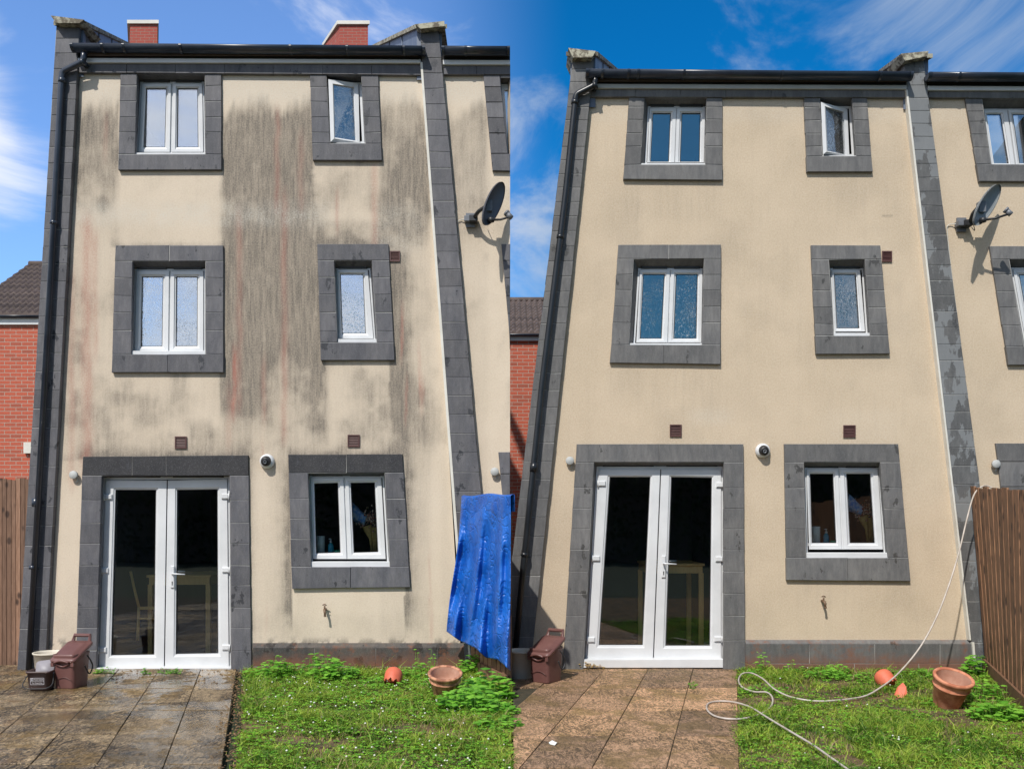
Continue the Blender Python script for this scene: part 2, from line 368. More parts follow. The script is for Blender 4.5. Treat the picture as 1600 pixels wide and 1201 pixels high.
# blue tarpaulin
m, nt, b = newmat('tarpaulin'); p = pos(nt)
c = mix_c(nt, ramp(nt, noise(nt, p, 5, 5, .6), .3, .7), (.005, .085, .42), (.010, .14, .58)); L(nt, c, b.inputs['Base Color'])
b.inputs['Roughness'].default_value = .33; b.inputs['Specular IOR Level'].default_value = .6
v = nt.nodes.new('ShaderNodeTexVoronoi'); v.feature = 'DISTANCE_TO_EDGE'; v.inputs['Scale'].default_value = 3.2
mp = nt.nodes.new('ShaderNodeVectorMath'); mp.operation = 'ADD'; nn = nt.nodes.new('ShaderNodeTexNoise'); nn.inputs['Scale'].default_value = 5; L(nt, p, nn.inputs['Vector']); L(nt, p, mp.inputs[0]); L(nt, nn.outputs['Color'], mp.inputs[1]); L(nt, mp.outputs[0], v.inputs['Vector'])
bump(nt, math_n(nt, 'ADD', math_n(nt, 'MULTIPLY', ramp(nt, v.outputs[0], 0, .10), .22), math_n(nt, 'MULTIPLY', noise(nt, p, 8, 7, .62, (1, 1, .9)), .9)), .75, .035, b); M['tarp'] = m

# ------------------------------------------------------------------ stains (per-vertex dirt on the render)
_tab = np.random.rand(256, 256)
def vn(x, y):
    xi = np.floor(x).astype(int); yi = np.floor(y).astype(int); fx = x - xi; fy = y - yi
    fx = fx * fx * (3 - 2 * fx); fy = fy * fy * (3 - 2 * fy)
    g = lambda a, b: _tab[a % 256, b % 256]
    return (g(xi, yi) * (1 - fx) + g(xi + 1, yi) * fx) * (1 - fy) + (g(xi, yi + 1) * (1 - fx) + g(xi + 1, yi + 1) * fx) * fy
def fbm(x, y, o=4):
    s = 0; a = .5; t = 0
    for i in range(o): s = s + a * vn(x * 2 ** i + 17 * i, y * 2 ** i + 9 * i); t += a; a *= .55
    return s / t
def sst(x, a, b):
    t = np.clip((x - a) / (b - a), 0, 1); return t * t * (3 - 2 * t)
def bandx(x, a, b, s): return sst(x, a - s, a + s) * (1 - sst(x, b - s, b + s))
def stains_left(x, y):
    n1 = fbm(x / 14, y / 14); n2 = fbm(x / 7, y / 38); n3 = fbm(x / 40, y / 40); n4 = fbm(x / 9 + 50, y / 9)
    topn = 158 + 40 * (fbm(x / 22 + 3, y * 0 + 1) - .5) * 2 + 26 * (fbm(x / 6, y / 30) - .5)
    d = np.zeros_like(x); edge = sst(y, topn - 9, topn + 26)
    xs = x + (y - 300) * .0
    wob = 16 * (fbm(y / 34 + 5, x * 0 + 2) - .5) + 10 * (fbm(y / 9 + 1, x * 0 + 7) - .5)
    colA = bandx(x, 100, 186, 4) * edge * (1 - sst(y, 255, 335) * .92) * .85
    soft = 5 + 18 * sst(y, 270, 380)
    colB = sst(x, 346 - soft + wob, 346 + soft + wob) * (1 - sst(x, 490 - soft - wob, 490 + soft - wob)) * edge * (1 - .30 * sst(y, 270, 330) - .15 * sst(y, 300, 560)) * (1 - sst(y, 560, 720) * .8) * 1.0
    colC = bandx(x, 594, 672, 5) * edge * (1 - sst(y, 260, 420) * .85) * .85
    colN = bandx(x, 690, 762, 8) * edge * (1 - sst(y, 250, 420) * .8) * .72
    d = np.maximum.reduce([colA, colB, colC, colN]) * (.62 + .5 * n2) * (.62 + .7 * n3) * (.8 + .4 * n1)
    core = bandx(x, 352, 500, 26) * bandx(y, 330, 540, 60) * .38 * (.5 + n2)
    d = d + core
    # soot beside and above the stone surrounds
    def halo(x0, y0, x1, y1, w, k, sides=1, tops=1):
        s = 0
        if sides:
            s = s + np.exp(-np.clip(x - x1, 0, 999) / w) * (x > x1 - 4) * bandx(y, y0, y1 + 55, 22)
            s = s + np.exp(-np.clip(x0 - x, 0, 999) / w) * (x < x0 + 4) * bandx(y, y0, y1 + 55, 22)
        if tops: s = s + tops * np.exp(-np.clip(y0 - y, 0, 999) / (w * .75)) * (y < y0 + 4) * bandx(x, x0, x1, 6)
        return s * k * (.4 + 1.1 * n1)
    d = d + halo(176, 383, 349, 582, 9, .55, 0, .8) + np.exp(-np.clip(x - 350, 0, 999) / 10) * (x > 345) * bandx(y, 380, 640, 25) * .7 * (.4 + n1)
    d = d + halo(498, 383, 612, 563, 11, .62) + halo(452, 711, 636, 918, 12, 1.05) + halo(124, 713, 390, 1000, 16, 1.0, 0, 1.1)
    d = d + np.exp(-np.abs(x - 391) / 5) * bandx(y, 715, 1000, 10) * .55 * (.4 + n1)
    d = d + bandx(x, 350, 395, 8) * bandx(y, 560, 705, 25) * .32 * (.3 + 1.3 * n3)
    d = d + bandx(x, 486, 512, 6) * bandx(y, 560, 690, 25) * .65 * (.3 + n1)
    d = d + bandx(x, 612, 640, 9) * bandx(y, 400, 700, 35) * .65 * (.3 + n1)
    d = d + bandx(x, 495, 600, 10) * bandx(y, 345, 383, 8) * .45 * n1 * 1.6
    d = d + np.exp(-np.clip(x - (111 - (y - 300) * .054), -50, 999) / 5) * .7 * n1 * (x < 150)
    d = d + sst(y, 992, 1006) * .8 * (n4 > .5) + bandx(y, 960, 1006, 10) * .2 * n1
    d = d + bandx(x, 100, 680, 20) * bandx(y, 190, 720, 60) * (.14 + .26 * sst(n3, .3, .7)) * (.6 + .8 * n2)
    d = d + sst(n3, .5, .8) * .25 * (y > 250) * (y < 720)
    d = d * (1 - bandx(x, 186, 346, 8) * bandx(y, 262, 383, 8) * .75)
    # red algae runs
    r = np.zeros_like(x)
    for x0, y0, y1, w, k in ((136, 340, 740, 9, .55), (150, 365, 560, 4, .35), (112, 420, 760, 6, .35), (366, 545, 650, 3.2, .85), (374, 330, 640, 5, .35),
                             (444, 300, 690, 5, .4), (433, 170, 330, 4, .4), (412, 560, 660, 4, .3), (586, 250, 420, 5, .38), (470, 210, 330, 5, .3), (527, 300, 360, 2.5, .4),
                             (628, 480, 560, 2, .6), (655, 540, 620, 2, .5), (165, 180, 250, 4, .25), (675, 940, 1000, 2.5, .4), (671, 860, 960, 1.5, .3), (660, 590, 640, 3, .4), (635, 590, 660, 2, .4),
                             (416, 950, 990, 2, .2), (410, 690, 720, 2, .3), (357, 600, 700, 5, .25)):
        xc = x0 + 5 * (fbm(y / 40 + x0, x * 0) - .5)
        r = r + .95 * k * np.exp(-((x - xc) / w) ** 2) * bandx(y, y0, y1, 22) * (.35 + 1.1 * n2)
    w_ = bandx(y, 318, 352, 14) * bandx(x, 100, 520, 30) * .55 * n1 * 1.4 + bandx(y, 100, 160, 14) * .45 + np.exp(-np.abs(x - 80) / 12) * bandx(y, 900, 1000, 20) * .6 * (n4 > .5)
    w_ = w_ + bandx(x, 585, 660, 10) * bandx(y, 320, 400, 15) * .4 * n1
    cr = (np.abs(y - 331 - 1.5 * np.sin(x / 9)) < 1.1) * (x > 606) * (x < 640)
    return np.clip(d + cr * .8, 0, 1), np.clip(r, 0, 1), np.clip(w_, 0, 1)
def stains_right(x, y):
    n1 = fbm(x / 14, y / 14); n2 = fbm(x / 6, y / 80); n3 = fbm(x / 70, y / 60)
    d = sst(n3, .45, .8) * .20 + sst(n2, .5, .85) * .10 + bandx(x, 974, 1129, 5) * bandx(y, 283, 345, 14) * n2 * .22 + bandx(x, 953, 1126, 5) * bandx(y, 570, 640, 20) * n2 * .2 + bandx(x, 1229, 1423, 5) * bandx(y, 908, 950, 10) * n2 * .2 + bandx(y, 270, 400, 40) * .06 * n3 * 2 + bandx(x, 1100, 1180, 30) * bandx(y, 590, 660, 20) * .14
    d = d + bandx(y, 985, 1002, 4) * .15 * n1 + (np.abs(y - 338) < 1.0) * (x > 1376) * (x < 1400) * .8 * (n1 > .45)
    for x0, y0, x1 in ((901, 693, 1162), (1225, 693, 1404), (966, 383, 1127)):
        d = d + np.exp(-np.clip(y0 - y, 0, 999) / 5) * (y < y0 + 4) * bandx(x, x0, x1, 6) * .22 * n1
    w_ = bandx(y, 640, 662, 10) * bandx(x, 1080, 1140, 15) * .3 + bandx(y, 640, 690, 10) * bandx(x, 1290, 1400, 20) * .12 + bandx(y, 150, 190, 10) * .25
    return np.clip(d * .6, 0, 1), np.zeros_like(x), np.clip(w_, 0, 1)
def inside(q, x, y):
    r = np.ones_like(x, bool)
    for i in range(4):
        a, b = q[i], q[(i + 1) % 4]
        r &= ((b[0] - a[0]) * (y - a[1]) - (b[1] - a[1]) * (x - a[0])) > 0
    return r
def grow(q, a): return [(q[0][0] - a, q[0][1] - a), (q[1][0] + a, q[1][1] - a), (q[2][0] + a, q[2][1] + a), (q[3][0] - a, q[3][1] + a)]
def wall_grid(name, quad, holes, stainf, mat, parent, step=3.0, extra=None, xmax=None):
    w = max(quad[1][0] - quad[0][0], quad[2][0] - quad[3][0]); h = quad[3][1] - quad[0][1]
    nx = max(2, int(w / step)); ny = int(h / step)
    u, v = np.meshgrid(np.linspace(0, 1, nx + 1), np.linspace(0, 1, ny + 1))
    q = quad
    px = (q[0][0] * (1 - u) + q[1][0] * u) * (1 - v) + (q[3][0] * (1 - u) + q[2][0] * u) * v
    py = (q[0][1] * (1 - u) + q[1][1] * u) * (1 - v) + (q[3][1] * (1 - u) + q[2][1] * u) * v
    s = DIST / F
    V = np.stack([(px - 800) * s, np.zeros_like(px), EYE + (HY - py) * s], -1).reshape(-1, 3)
    cx = (px[:-1, :-1] + px[1:, 1:]) / 2; cy = (py[:-1, :-1] + py[1:, 1:]) / 2
    keep = np.ones_like(cx, bool)
    for hq in holes: keep &= ~inside(grow(hq, 5), cx, cy)
    idx = np.arange((nx + 1) * (ny + 1)).reshape(ny + 1, nx + 1)
    Fq = np.stack([idx[1:, :-1], idx[1:, 1:], idx[:-1, 1:], idx[:-1, :-1]], -1)[keep]
    a, r, w_ = stainf(px.ravel(), py.ravel())
    vs = V.tolist(); fs = Fq.tolist(); cols = np.stack([a, r, w_, np.ones_like(a)], -1)
    nb = len(vs)
    # flank and rear walls of the house
    c4 = [Vector(vs[idx[0, 0]]), Vector(vs[idx[0, -1]]), Vector(vs[idx[-1, -1]]), Vector(vs[idx[-1, 0]])]
    kx = extra or (0, 0)
    bk = [p + Vector((kx[0] if i in (0, 3) else kx[1], 7, 0)) for i, p in enumerate(c4)]
    vs += [tuple(p) for p in c4 + bk]
    for f in ((0, 3, 7, 4), (1, 5, 6, 2), (4, 7, 6, 5)): fs.append([nb + i for i in f])
    cols = np.vstack([cols, np.tile([[.1, 0, 0, 1]], (8, 1))])
    off = origin_of(parent)
    me = bpy.data.meshes.new(name); me.from_pydata([(p[0] - off.x, p[1] - off.y, p[2] - off.z) for p in vs], [], fs)
    at = me.attributes.new('stain', 'FLOAT_COLOR', 'POINT'); at.data.foreach_set('color', cols.ravel().astype(np.float32))
    me.materials.append(mat); o = bpy.data.objects.new(name, me); COL.objects.link(o); o.parent = parent
    return o

# ------------------------------------------------------------------ house building
def courses(y0, y1, k):
    return [lerp(y0, y1, i / k) for i in range(k + 1)]
def surround(house, outer, inner, frame, rows, mat, lintel=True, sill=True, d=.03, lj=None, sj=None, mort=None, clipx=None, lt=None):
    """stone blocks round an opening; rows = joint heights of the jambs; liner closes the reveal back to the frame"""
    mb = MB(); e = .5
    rnd = lambda: random.uniform(.2, .8)
    yt = rows[0]; yb = rows[-1]
    def Lo(y): return xat(outer[0], outer[3], y)
    def Li(y): return xat(inner[0], inner[3], y)
    def Ro(y): return xat(outer[1], outer[2], y)
    def Ri(y): return xat(inner[1], inner[2], y)
    g = .0022
    for a, b in zip(rows[:-1], rows[1:]):
        mb.block([(Lo(a), a), (Li(a), a), (Li(b), b), (Lo(b), b)], d, -.02, rnd(), gap=g)
        if Ro(a) - Ri(a) > 1: mb.block([(Ri(a), a), (Ro(a), a), (Ro(b), b), (Ri(b), b)], d, -.02, rnd(), gap=g)
    if lintel:
        js = [outer[0][0]] + (lj or []) + [outer[1][0]]
        for a, b in zip(js[:-1], js[1:]):
            mb.block([(a, outer[0][1] + (outer[1][1] - outer[0][1]) * (a - js[0]) / (js[-1] - js[0])), (b, outer[0][1] + (outer[1][1] - outer[0][1]) * (b - js[0]) / (js[-1] - js[0])), (b if b != js[-1] else Ro(yt), yt), (a if a != js[0] else Lo(yt), yt)], d, -.02, rnd() if lt is None else lt, gap=g)
    if sill:
        js = [Lo(yb)] + (sj or []) + [Ro(yb)]
        for a, b in zip(js[:-1], js[1:]):
            yo = lambda x: xat((outer[3][1], outer[3][0]), (outer[2][1], outer[2][0]), x)
            mb.block([(a, yb), (b, yb), (b if b != js[-1] else outer[2][0], yo(b) if b != js[-1] else outer[2][1]), (a if a != js[0] else outer[3][0], yo(a) if a != js[0] else outer[3][1])], d + .012, -.02, rnd(), gap=g)
    # reveal liner
    a = [W(x, y, d - .006) for x, y in inner]; f = [W(x, y, -.115) for x, y in frame]
    mb.loft([a, f], tone=.4)
    o = mb.build('window_surround' if sill else 'door_surround', mat, house)
    mm = MB()
    P = insetq(outer, .6); Q = inner if clipx is None else inner
    Pw = [W(x, y, d - .005) for x, y in P]; Qw = [W(x, y, d - .005) for x, y in Q]
    mm.loft([Pw, Qw]); mm.build('mortar', M['mortar'], o)
    return o
def ringprof(mb, outer, inner, prof):
    loops = []
    for t, d in prof: loops.append([W(lerp(a[0], b[0], t), lerp(a[1], b[1], t), d) for a, b in zip(outer, inner)])
    mb.loft(loops)
CAS = ((0, -.14), (0, -.092), (.06, -.085), (.62, -.085), (.74, -.097), (.93, -.101), (1, -.118))
def window(house, frame, panes, sillq=None, glass='glass_up', fw=3.5, vents=(), skip_frame=False):
    """frame: photo quad of the outer frame; panes: [(casement quad, glass quad)]"""
    mb = MB(); inner = insetq(frame, fw)
    ringprof(mb, frame, inner, ((0, -.15), (0, -.105), (.1, -.1), (1, -.1), (1, -.15)))
    if len(panes) == 2:
        (ca, _), (cb, _) = panes
        mb.block([(ca[1][0] - 1.5, ca[1][1]), (cb[0][0] + 1.5, cb[0][1]), (cb[3][0] + 1.5, cb[3][1]), (ca[2][0] - 1.5, ca[2][1])], -.103, -.15, bev=.002)
    o = mb.build('window', M['upvc'], house)
    for c, g in panes:
        m2 = MB(); ringprof(m2, c, g, CAS); m2.build('casement', M['upvc'], o)
        m4 = MB(); ringprof(m4, insetq(g, -.5), insetq(g, .8), ((0, -.118), (1, -.117))); m4.build('gasket', M['gasket'], o)
        m3 = MB(); m3.block(insetq(g, -1), -.12, -.128, bev=.0005); m3.build('glass', M[glass], o)
    if sillq:
        m5 = MB(); m5.block(sillq, .005, -.12, bev=.004); m5.build('sill', M['upvc'], o)
    for q in vents:
        m6 = MB(); m6.block(q, -.085, -.12, bev=.003); m6.build('trickle_vent', M['dark'], o)
    return o
def dbl(frame, fw, gap, cw, split=None):
    """two casements and their glass from an outer frame quad; cw = casement member width in photo pixels"""
    q = insetq(frame, fw); w = (q[1][0] - q[0][0] + q[2][0] - q[3][0]) / 2; sp = split or .5; g = gap / w / 2
    a = sub(q, 0, 0, sp - g, 1); b = sub(q, sp + g, 0, 1, 1)
    return [(a, insetq(a, cw)), (b, insetq(b, cw))]
def vents_for(frame, n=2, h=3.2):
    out = []; y = frame[0][1]; x0 = frame[0][0]; x1 = frame[1][0]; w = (x1 - x0) / n
    for i in range(n): out.append([(x0 + w * i + w * .1, y - h), (x0 + w * (i + 1) - w * .1, y - h), (x0 + w * (i + 1) - w * .1, y + .5), (x0 + w * i + w * .1, y + .5)])
    return out
def rows_auto(y0, y1, s0=23.5, k=.0107, yref=65):
    out = [y0]; y = y0
    while y < y1 - 8:
        y += s0 + (y - yref) * k; out.append(min(y, y1))
    if out[-1] < y1: out.append(y1)
    return out
def column(house, l0, l1, r0, r1, y0, y1, mat, d=.07, s0=23.5, k=.0107, yref=65):
    mb = MB(); ys = rows_auto(y0, y1, s0, k, yref)
    for a, b in zip(ys[:-1], ys[1:]):
        mb.block([(xat(l0, l1, a), a), (xat(r0, r1, a), a), (xat(r0, r1, b), b), (xat(l0, l1, b), b)], d, -.3, random.uniform(.2, .8), gap=.002)
    o = mb.build('party_pier', mat, house)
    mm = MB(); q = [(xat(l0, l1, y0) + .8, y0 + 1), (xat(r0, r1, y0) - .8, y0 + 1), (xat(r0, r1, y1) - .8, y1), (xat(l0, l1, y1) + .8, y1)]
    mm.block(q, d - .005, -.28); mm.build('mortar', M['mortar'], o)
    return o
def vent(house, x0, y0, x1, y1):
    mb = MB(); ringprof(mb, [(x0, y0), (x1, y0), (x1, y1), (x0, y1)], [(x0 + 2.2, y0 + 2.2), (x1 - 2.2, y0 + 2.2), (x1 - 2.2, y1 - 2.2), (x0 + 2.2, y1 - 2.2)], ((0, 0), (0, .016), (.8, .016), (1, .01), (1, -.004)))
    n = 6
    for i in range(n):
        ya = lerp(y0 + 2, y1 - 2, i / n); yb = lerp(y0 + 2, y1 - 2, (i + .72) / n)
        a = [W(x0 + 2, ya, .003), W(x1 - 2, ya, .003), W(x1 - 2, yb, .012), W(x0 + 2, yb, .012)]
        mb.loft([[a[0], a[1]], [a[3], a[2]]], close=False)
    mb.block([(x0 + 1, y0 + 1), (x1 - 1, y0 + 1), (x1 - 1, y1 - 1), (x0 + 1, y1 - 1)], .002, -.01, bev=0.0005)
    return mb.build('air_vent', M['vent'], house)
def gutter(house, xl, yl, xr, yr, r=.066, d=.13, clips=()):
    mb = MB(); A = W(xl, yl, d); B = W(xr, yr, d); n = 14
    def arc(c, rr): return [c + Vector((0, -rr * math.cos(t), -rr * math.sin(t))) for t in [math.pi * k / n for k in range(n + 1)]]
    o1 = arc(A, r); o2 = arc(B, r); i1 = arc(A, r - .005)[::-1]; i2 = arc(B, r - .005)[::-1]
    mb.loft([o1 + i1, o2 + i2], cap0=True, cap1=True, smooth=True)
    for c, s in ((A, 1), (B, -1)):      # stop ends
        mb.loft([arc(c, r + .003), [p + Vector((.03 * s, 0, 0)) for p in arc(c, r + .003)]], smooth=True)
        mb.add(arc(c, r), [list(range(n + 1))])
    o = mb.build('gutter', M['pipe'], house)
    for t in clips:
        c = A.lerp(B, t); m2 = MB()
        m2.loft([[p - Vector((.012, 0, 0)) for p in arc(c, r + .006)], [p + Vector((.012, 0, 0)) for p in arc(c, r + .006)]], smooth=True)
        m2.build('gutter_clip', M['pipe'], o)
    return o
def band_piece(house, name, x0, y0, x1, y1, h, d, db, mat, joints=0, tilt=0, xl1=None, xr1=None):
    mb = MB(); js = courses(0, 1, max(1, joints))
    for a, b in zip(js[:-1], js[1:]):
        p = lp((x0, y0), (x1, y1), a); q = lp((x0, y0), (x1, y1), b)
        mb.block([p, q, (q[0], q[1] + h), (p[0], p[1] + h)], d, db, random.uniform(.3, .7), bev=.003, gap=.001 if joints else 0)
    return mb.build(name, mat, house)
def doors(house, frame, gl, gr, cx0, cx1, by, handle, hinges, sill):
    mb = MB(); inner = [(frame[0][0] + 4, frame[0][1] + 5), (frame[1][0] - 4, frame[1][1] + 5), (frame[2][0] - 3, by), (frame[3][0] + 3, by)]
    ringprof(mb, frame, inner, ((0, -.16), (0, -.105), (.15, -.1), (1, -.1), (1, -.16)))
    o = mb.build('french_doors', M['upvc'], house)
    L_ = [inner[0], (cx0 - .7, inner[0][1]), (cx1 - .7, by), inner[3]]; R_ = [(cx0 + .7, inner[0][1]), inner[1], inner[2], (cx1 + .7, by)]
    for c, g in ((L_, gl), (R_, gr)):
        m2 = MB(); ringprof(m2, c, g, ((0, -.15), (0, -.088), (.04, -.083), (.78, -.083), (.86, -.093), (.96, -.097), (1, -.118))); m2.build('door_leaf', M['upvc'], o)
        m4 = MB(); ringprof(m4, insetq(g, -.5), insetq(g, .8), ((0, -.118), (1, -.117))); m4.build('gasket', M['gasket'], o)
        m3 = MB(); m3.block(insetq(g, -1), -.12, -.13, bev=.0005); m3.build('glass', M['glass_low'], o)
    m5 = MB(); m5.block(sill, .02, -.13, bev=.005); m5.build('threshold', M['upvc'], o)
    for hx, hy, s in hinges:
        h = MB(); h.block([(hx - 5.5, hy - 4), (hx + 5.5, hy - 4), (hx + 5.5, hy + 4), (hx - 5.5, hy + 4)], -.062, -.09, bev=.008)
        h.tube([W(hx - 6.5 * s, hy - 5, -.072), W(hx - 6.5 * s, hy + 6, -.072)], .009, 8); h.build('hinge', M['upvc'], o)
    hx, hy = handle
    h = MB(); h.block([(hx - 3, hy - 12), (hx + 3, hy - 12), (hx + 3, hy + 22), (hx - 3, hy + 22)], -.066, -.085, bev=.006)
    h.tube([W(hx, hy, -.07), W(hx, hy, -.02), W(hx + 1.5, hy, -.012), W(hx + 20, hy + 1, -.012)], [.009, .009, .009, .007], 8)
    h.tube([W(hx + 9, hy - 4, -.125), W(hx + 20, hy - 4, -.14)], .007, 8)
    h.build('door_handle', M['upvc'], o)
    k = MB(); k.block([(hx - .9, hy + 12), (hx + .9, hy + 12), (hx + .6, hy + 18), (hx - .6, hy + 18)], -.064, -.068, bev=.0005); k.build('keyhole', M['gasket'], o)
    for q in vents_for(frame, 2, 3.5):
        m6 = MB(); m6.block(q, -.085, -.12, bev=.003); m6.build('trickle_vent', M['dark'], o)
    return o
def downpipe(house, pts, r, collars):
    P = [W(*p) for p in pts]; mb = MB(); q = [P[0]]
    for i in range(1, len(P) - 1):      # short bends instead of sharp corners
        a, b, c = P[i - 1], P[i], P[i + 1]; k = min(.04, (b - a).length * .4, (c - b).length * .4)
        u = b + (a - b).normalized() * k; v = b + (c - b).normalized() * k
        q += [u, u * .25 + b * .5 + v * .25, v]
    q.append(P[-1]); mb.tube(q, r, 14)
    o = mb.build('downpipe', M['pipeR' if P[0].x > 0 else 'pipe'], house)
    for (p, h) in collars:
        a = W(*p); m2 = MB()
        nx = min(range(len(P) - 1), key=lambda i: abs((P[i] + P[i + 1]).z / 2 - a.z)); t = (P[nx + 1] - P[nx]).normalized()
        m2.tube([a - t * h, a - t * h * .98, a + t * h * .98, a + t * h], [r, r + .008, r + .008, r], 14)
        m2.box((a.x, a.y + r + .03, a.z), (.02, .035, .02)); m2.build('pipe_bracket', M['pipeR' if P[0].x > 0 else 'pipe'], o)
    return o
def parapet(house, kn, back, pier, mat, side):
    """stepped party-wall end: kneeler coping kn (photo quad) and coping running back up the roof; back = (px,py,depth)"""
    mb = MB()
    f = [W(x, y, .16) for x, y in kn]; k = [Vector((p.x, .25, p.z + .0)) for p in f]
    mb.loft([f[::-1], k[::-1]], cap0=True, cap1=True, tone=.6)
    # sloping coping
    a = W(back[0][0], back[0][1], .1); e = W(back[1][0], back[1][1], -back[1][2])
    w = .34 * side; t = .045
    lo = [a, a + Vector((w, 0, 0)), a + Vector((w, 0, -t)), a + Vector((0, 0, -t))]
    hi = [p + (e - a) for p in lo]
    mb.loft([lo, hi] if side > 0 else [lo[::-1], hi[::-1]], cap0=True, cap1=True, tone=.2)
    o = mb.build('coping', M['coping'], house)
    m2 = MB(); i1 = e + Vector((.035 * side, 0, -t)); i0 = (a + Vector((.035 * side, 0, -t))).lerp(i1, .025)
    ww = Vector((.27 * side, 0, 0)); dn = Vector((0, 0, -.55))
    lo = [i0, i0 + ww, i0 + ww + dn, i0 + dn]; hi = [p + (i1 - i0) for p in lo]
    m2.loft([lo, hi] if side > 0 else [lo[::-1], hi[::-1]], cap0=True, cap1=True)
    for s in (.25, .5, .75):
        c = i0.lerp(i1, s) + Vector((-.006 * side, 0, 0)); m2.tube([c, c + dn * .9], .006, 6)
    m2.build('parapet', M['lead'], house)
    return o
def roof(house, x0, x1, yg, kx, pitch=18):
    mb = MB(); a = W(x0, yg, .1); b = W(x1, yg, .1); n = 14; D = 5.5
    for i in range(n):
        ya, yb = D * i / n, D * (i + 1) / n + .03; t = math.tan(R(pitch))
        pa = [a + Vector((kx[0] * ya, ya, ya * t + .02)), b + Vector((kx[1] * ya, ya, ya * t + .02)), b + Vector((kx[1] * yb, yb, yb * t)), a + Vector((kx[0] * yb, yb, yb * t))]
        mb.loft([[p - Vector((0, 0, .04)) for p in pa], pa], cap0=True, cap1=True, tone=random.random())
    return mb.build('roof', M['tile'], house)
def chimney(rf, x0, y0, x1, y1, dd, kx):
    mb = MB(); a = W(x0, y0, -dd); b = W(x1, y0, -dd); z0 = a.z - 2.0; dp = .7
    lo = [Vector((a.x, a.y, z0)), Vector((b.x, a.y, z0)), Vector((b.x + kx, a.y + dp, z0)), Vector((a.x + kx, a.y + dp, z0))]
    hi = [Vector((p.x, p.y, a.z - .06)) for p in lo]
    mb.loft([lo, hi], cap0=True, cap1=True); c = mb.build('chimney', M['brick_ch'], rf)
    m2 = MB(); e = .035
    l2 = [Vector((p.x + sx_ * e, p.y + sy_ * e, a.z - .06)) for p, (sx_, sy_) in zip(lo, ((-1, -1), (1, -1), (1, 1), (-1, 1)))]
    m2.loft([l2, [p + Vector((0, 0, .06)) for p in l2]], cap0=True, cap1=True); o = m2.build('chimney_cap', M['bead'], rf)
def rooms(house, x0, x1, kx=0):
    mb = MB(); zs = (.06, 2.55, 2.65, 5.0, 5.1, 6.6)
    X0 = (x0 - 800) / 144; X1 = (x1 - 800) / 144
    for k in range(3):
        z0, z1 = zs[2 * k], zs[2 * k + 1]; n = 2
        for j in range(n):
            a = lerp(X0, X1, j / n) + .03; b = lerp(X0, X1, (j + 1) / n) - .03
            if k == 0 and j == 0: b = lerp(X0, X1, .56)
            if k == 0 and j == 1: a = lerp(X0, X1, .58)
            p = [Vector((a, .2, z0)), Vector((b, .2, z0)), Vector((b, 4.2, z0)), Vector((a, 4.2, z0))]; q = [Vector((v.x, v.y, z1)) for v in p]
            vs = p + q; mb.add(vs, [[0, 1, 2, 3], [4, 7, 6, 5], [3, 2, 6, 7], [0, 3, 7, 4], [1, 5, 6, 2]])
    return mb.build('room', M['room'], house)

# ================================================================== LEFT HOUSE (weathered)
hL = empty('house', W(400, 1050), 'three storey rendered terraced house stained with black and red algae runs', 'house')
LF = [([(188,113),(346,113),(346,265.5),(184,265.5)], [(214,113),(320,113),(321,241),(211,241)], [(219,128),(319,128),(321,241),(213,241)], [114.5,134,158.5,183,206,241], 'a'),
      ([(484,114),(591,114),(597,250.5),(488,250.5)], [(510,114.5),(564,114.5),(571,224),(516,224)], [(511,129),(565,129),(570,225),(515,225)], [115.5,136,159,183,207,224], 'b'),
      ([(180,383),(349,383),(349,582),(174,582)], [(207,408),(321,408),(321,554),(205,554)], [(210,420),(321,420),(321,553),(207,554)], [408,434,462,488,516,553], 'c'),
      ([(495,381),(607,381),(617,563),(501,563)], [(522,407),(581,407),(589,535),(527,535)], [(523,419),(579,419),(587,533),(527,533)], [407,433,460,488,517,535], 'd'),
      ([(129,713),(388,711),(393,1050),(117,1050)], [(159,743),(359,741),(361,1050),(150,1050)], [(161,745),(359,743),(361,1050),(151,1050)], [743,781,817,849,883,914,949,981,1016,1052], 'e'),
      ([(450,710),(629,709),(641,917),(456,920)], [(481,739),(601,738),(609,887),(486,888)], [(482,743),(600,743),(608,880),(486,880)], [738.5,779,810,842,885], 'f')]
wall_grid('wall', [(112,84),(664,84),(722,1052),(72,1052)], [f[1] for f in LF], stains_left, M['wall_dirty'], hL, extra=(-1.4, -1.6))
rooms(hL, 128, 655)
mats = {'a': 'stoneL', 'b': 'stoneL', 'c': 'stoneL', 'd': 'stoneL', 'e': 'stoneD', 'f': 'stoneD'}
surround(hL, *LF[0][:4], M['stoneL'], lintel=False)
surround(hL, *LF[1][:4], M['stoneL'], lintel=False)
surround(hL, *LF[2][:4], M['stoneL'], lj=[264.5], sj=[262])
surround(hL, *LF[3][:4], M['stoneL'])
surround(hL, *LF[4][:4], M['stoneL'], sill=False, lj=[206, 259], lt=-.8)
surround(hL, *LF[5][:4], M['stoneL'], lj=[541], sj=[548], lt=-.75)
fr = LF[0][2]; window(hL, fr, dbl(fr, 3, 3, 7.5), [(211,238.5),(321,238.5),(321,242.5),(211,242.5)], 'glass_up', 3, vents_for(fr))
fr = LF[2][2]; window(hL, fr, dbl(fr, 3, 2, 9.5), [(204,548),(321,548),(321,555.5),(203,555.5)], 'glass_mid', 3, vents_for(fr))
fr = LF[3][2]; q = [(526,421.5),(575,421.5),(584,529),(530,529)]
window(hL, fr, [(q, [(531.5,428.5),(567.5,428.5),(571.5,521),(534.5,521)])], [(527,529.5),(588.5,529.5),(589,536),(527.5,536)], 'glass_mid', 3, vents_for(fr, 1))
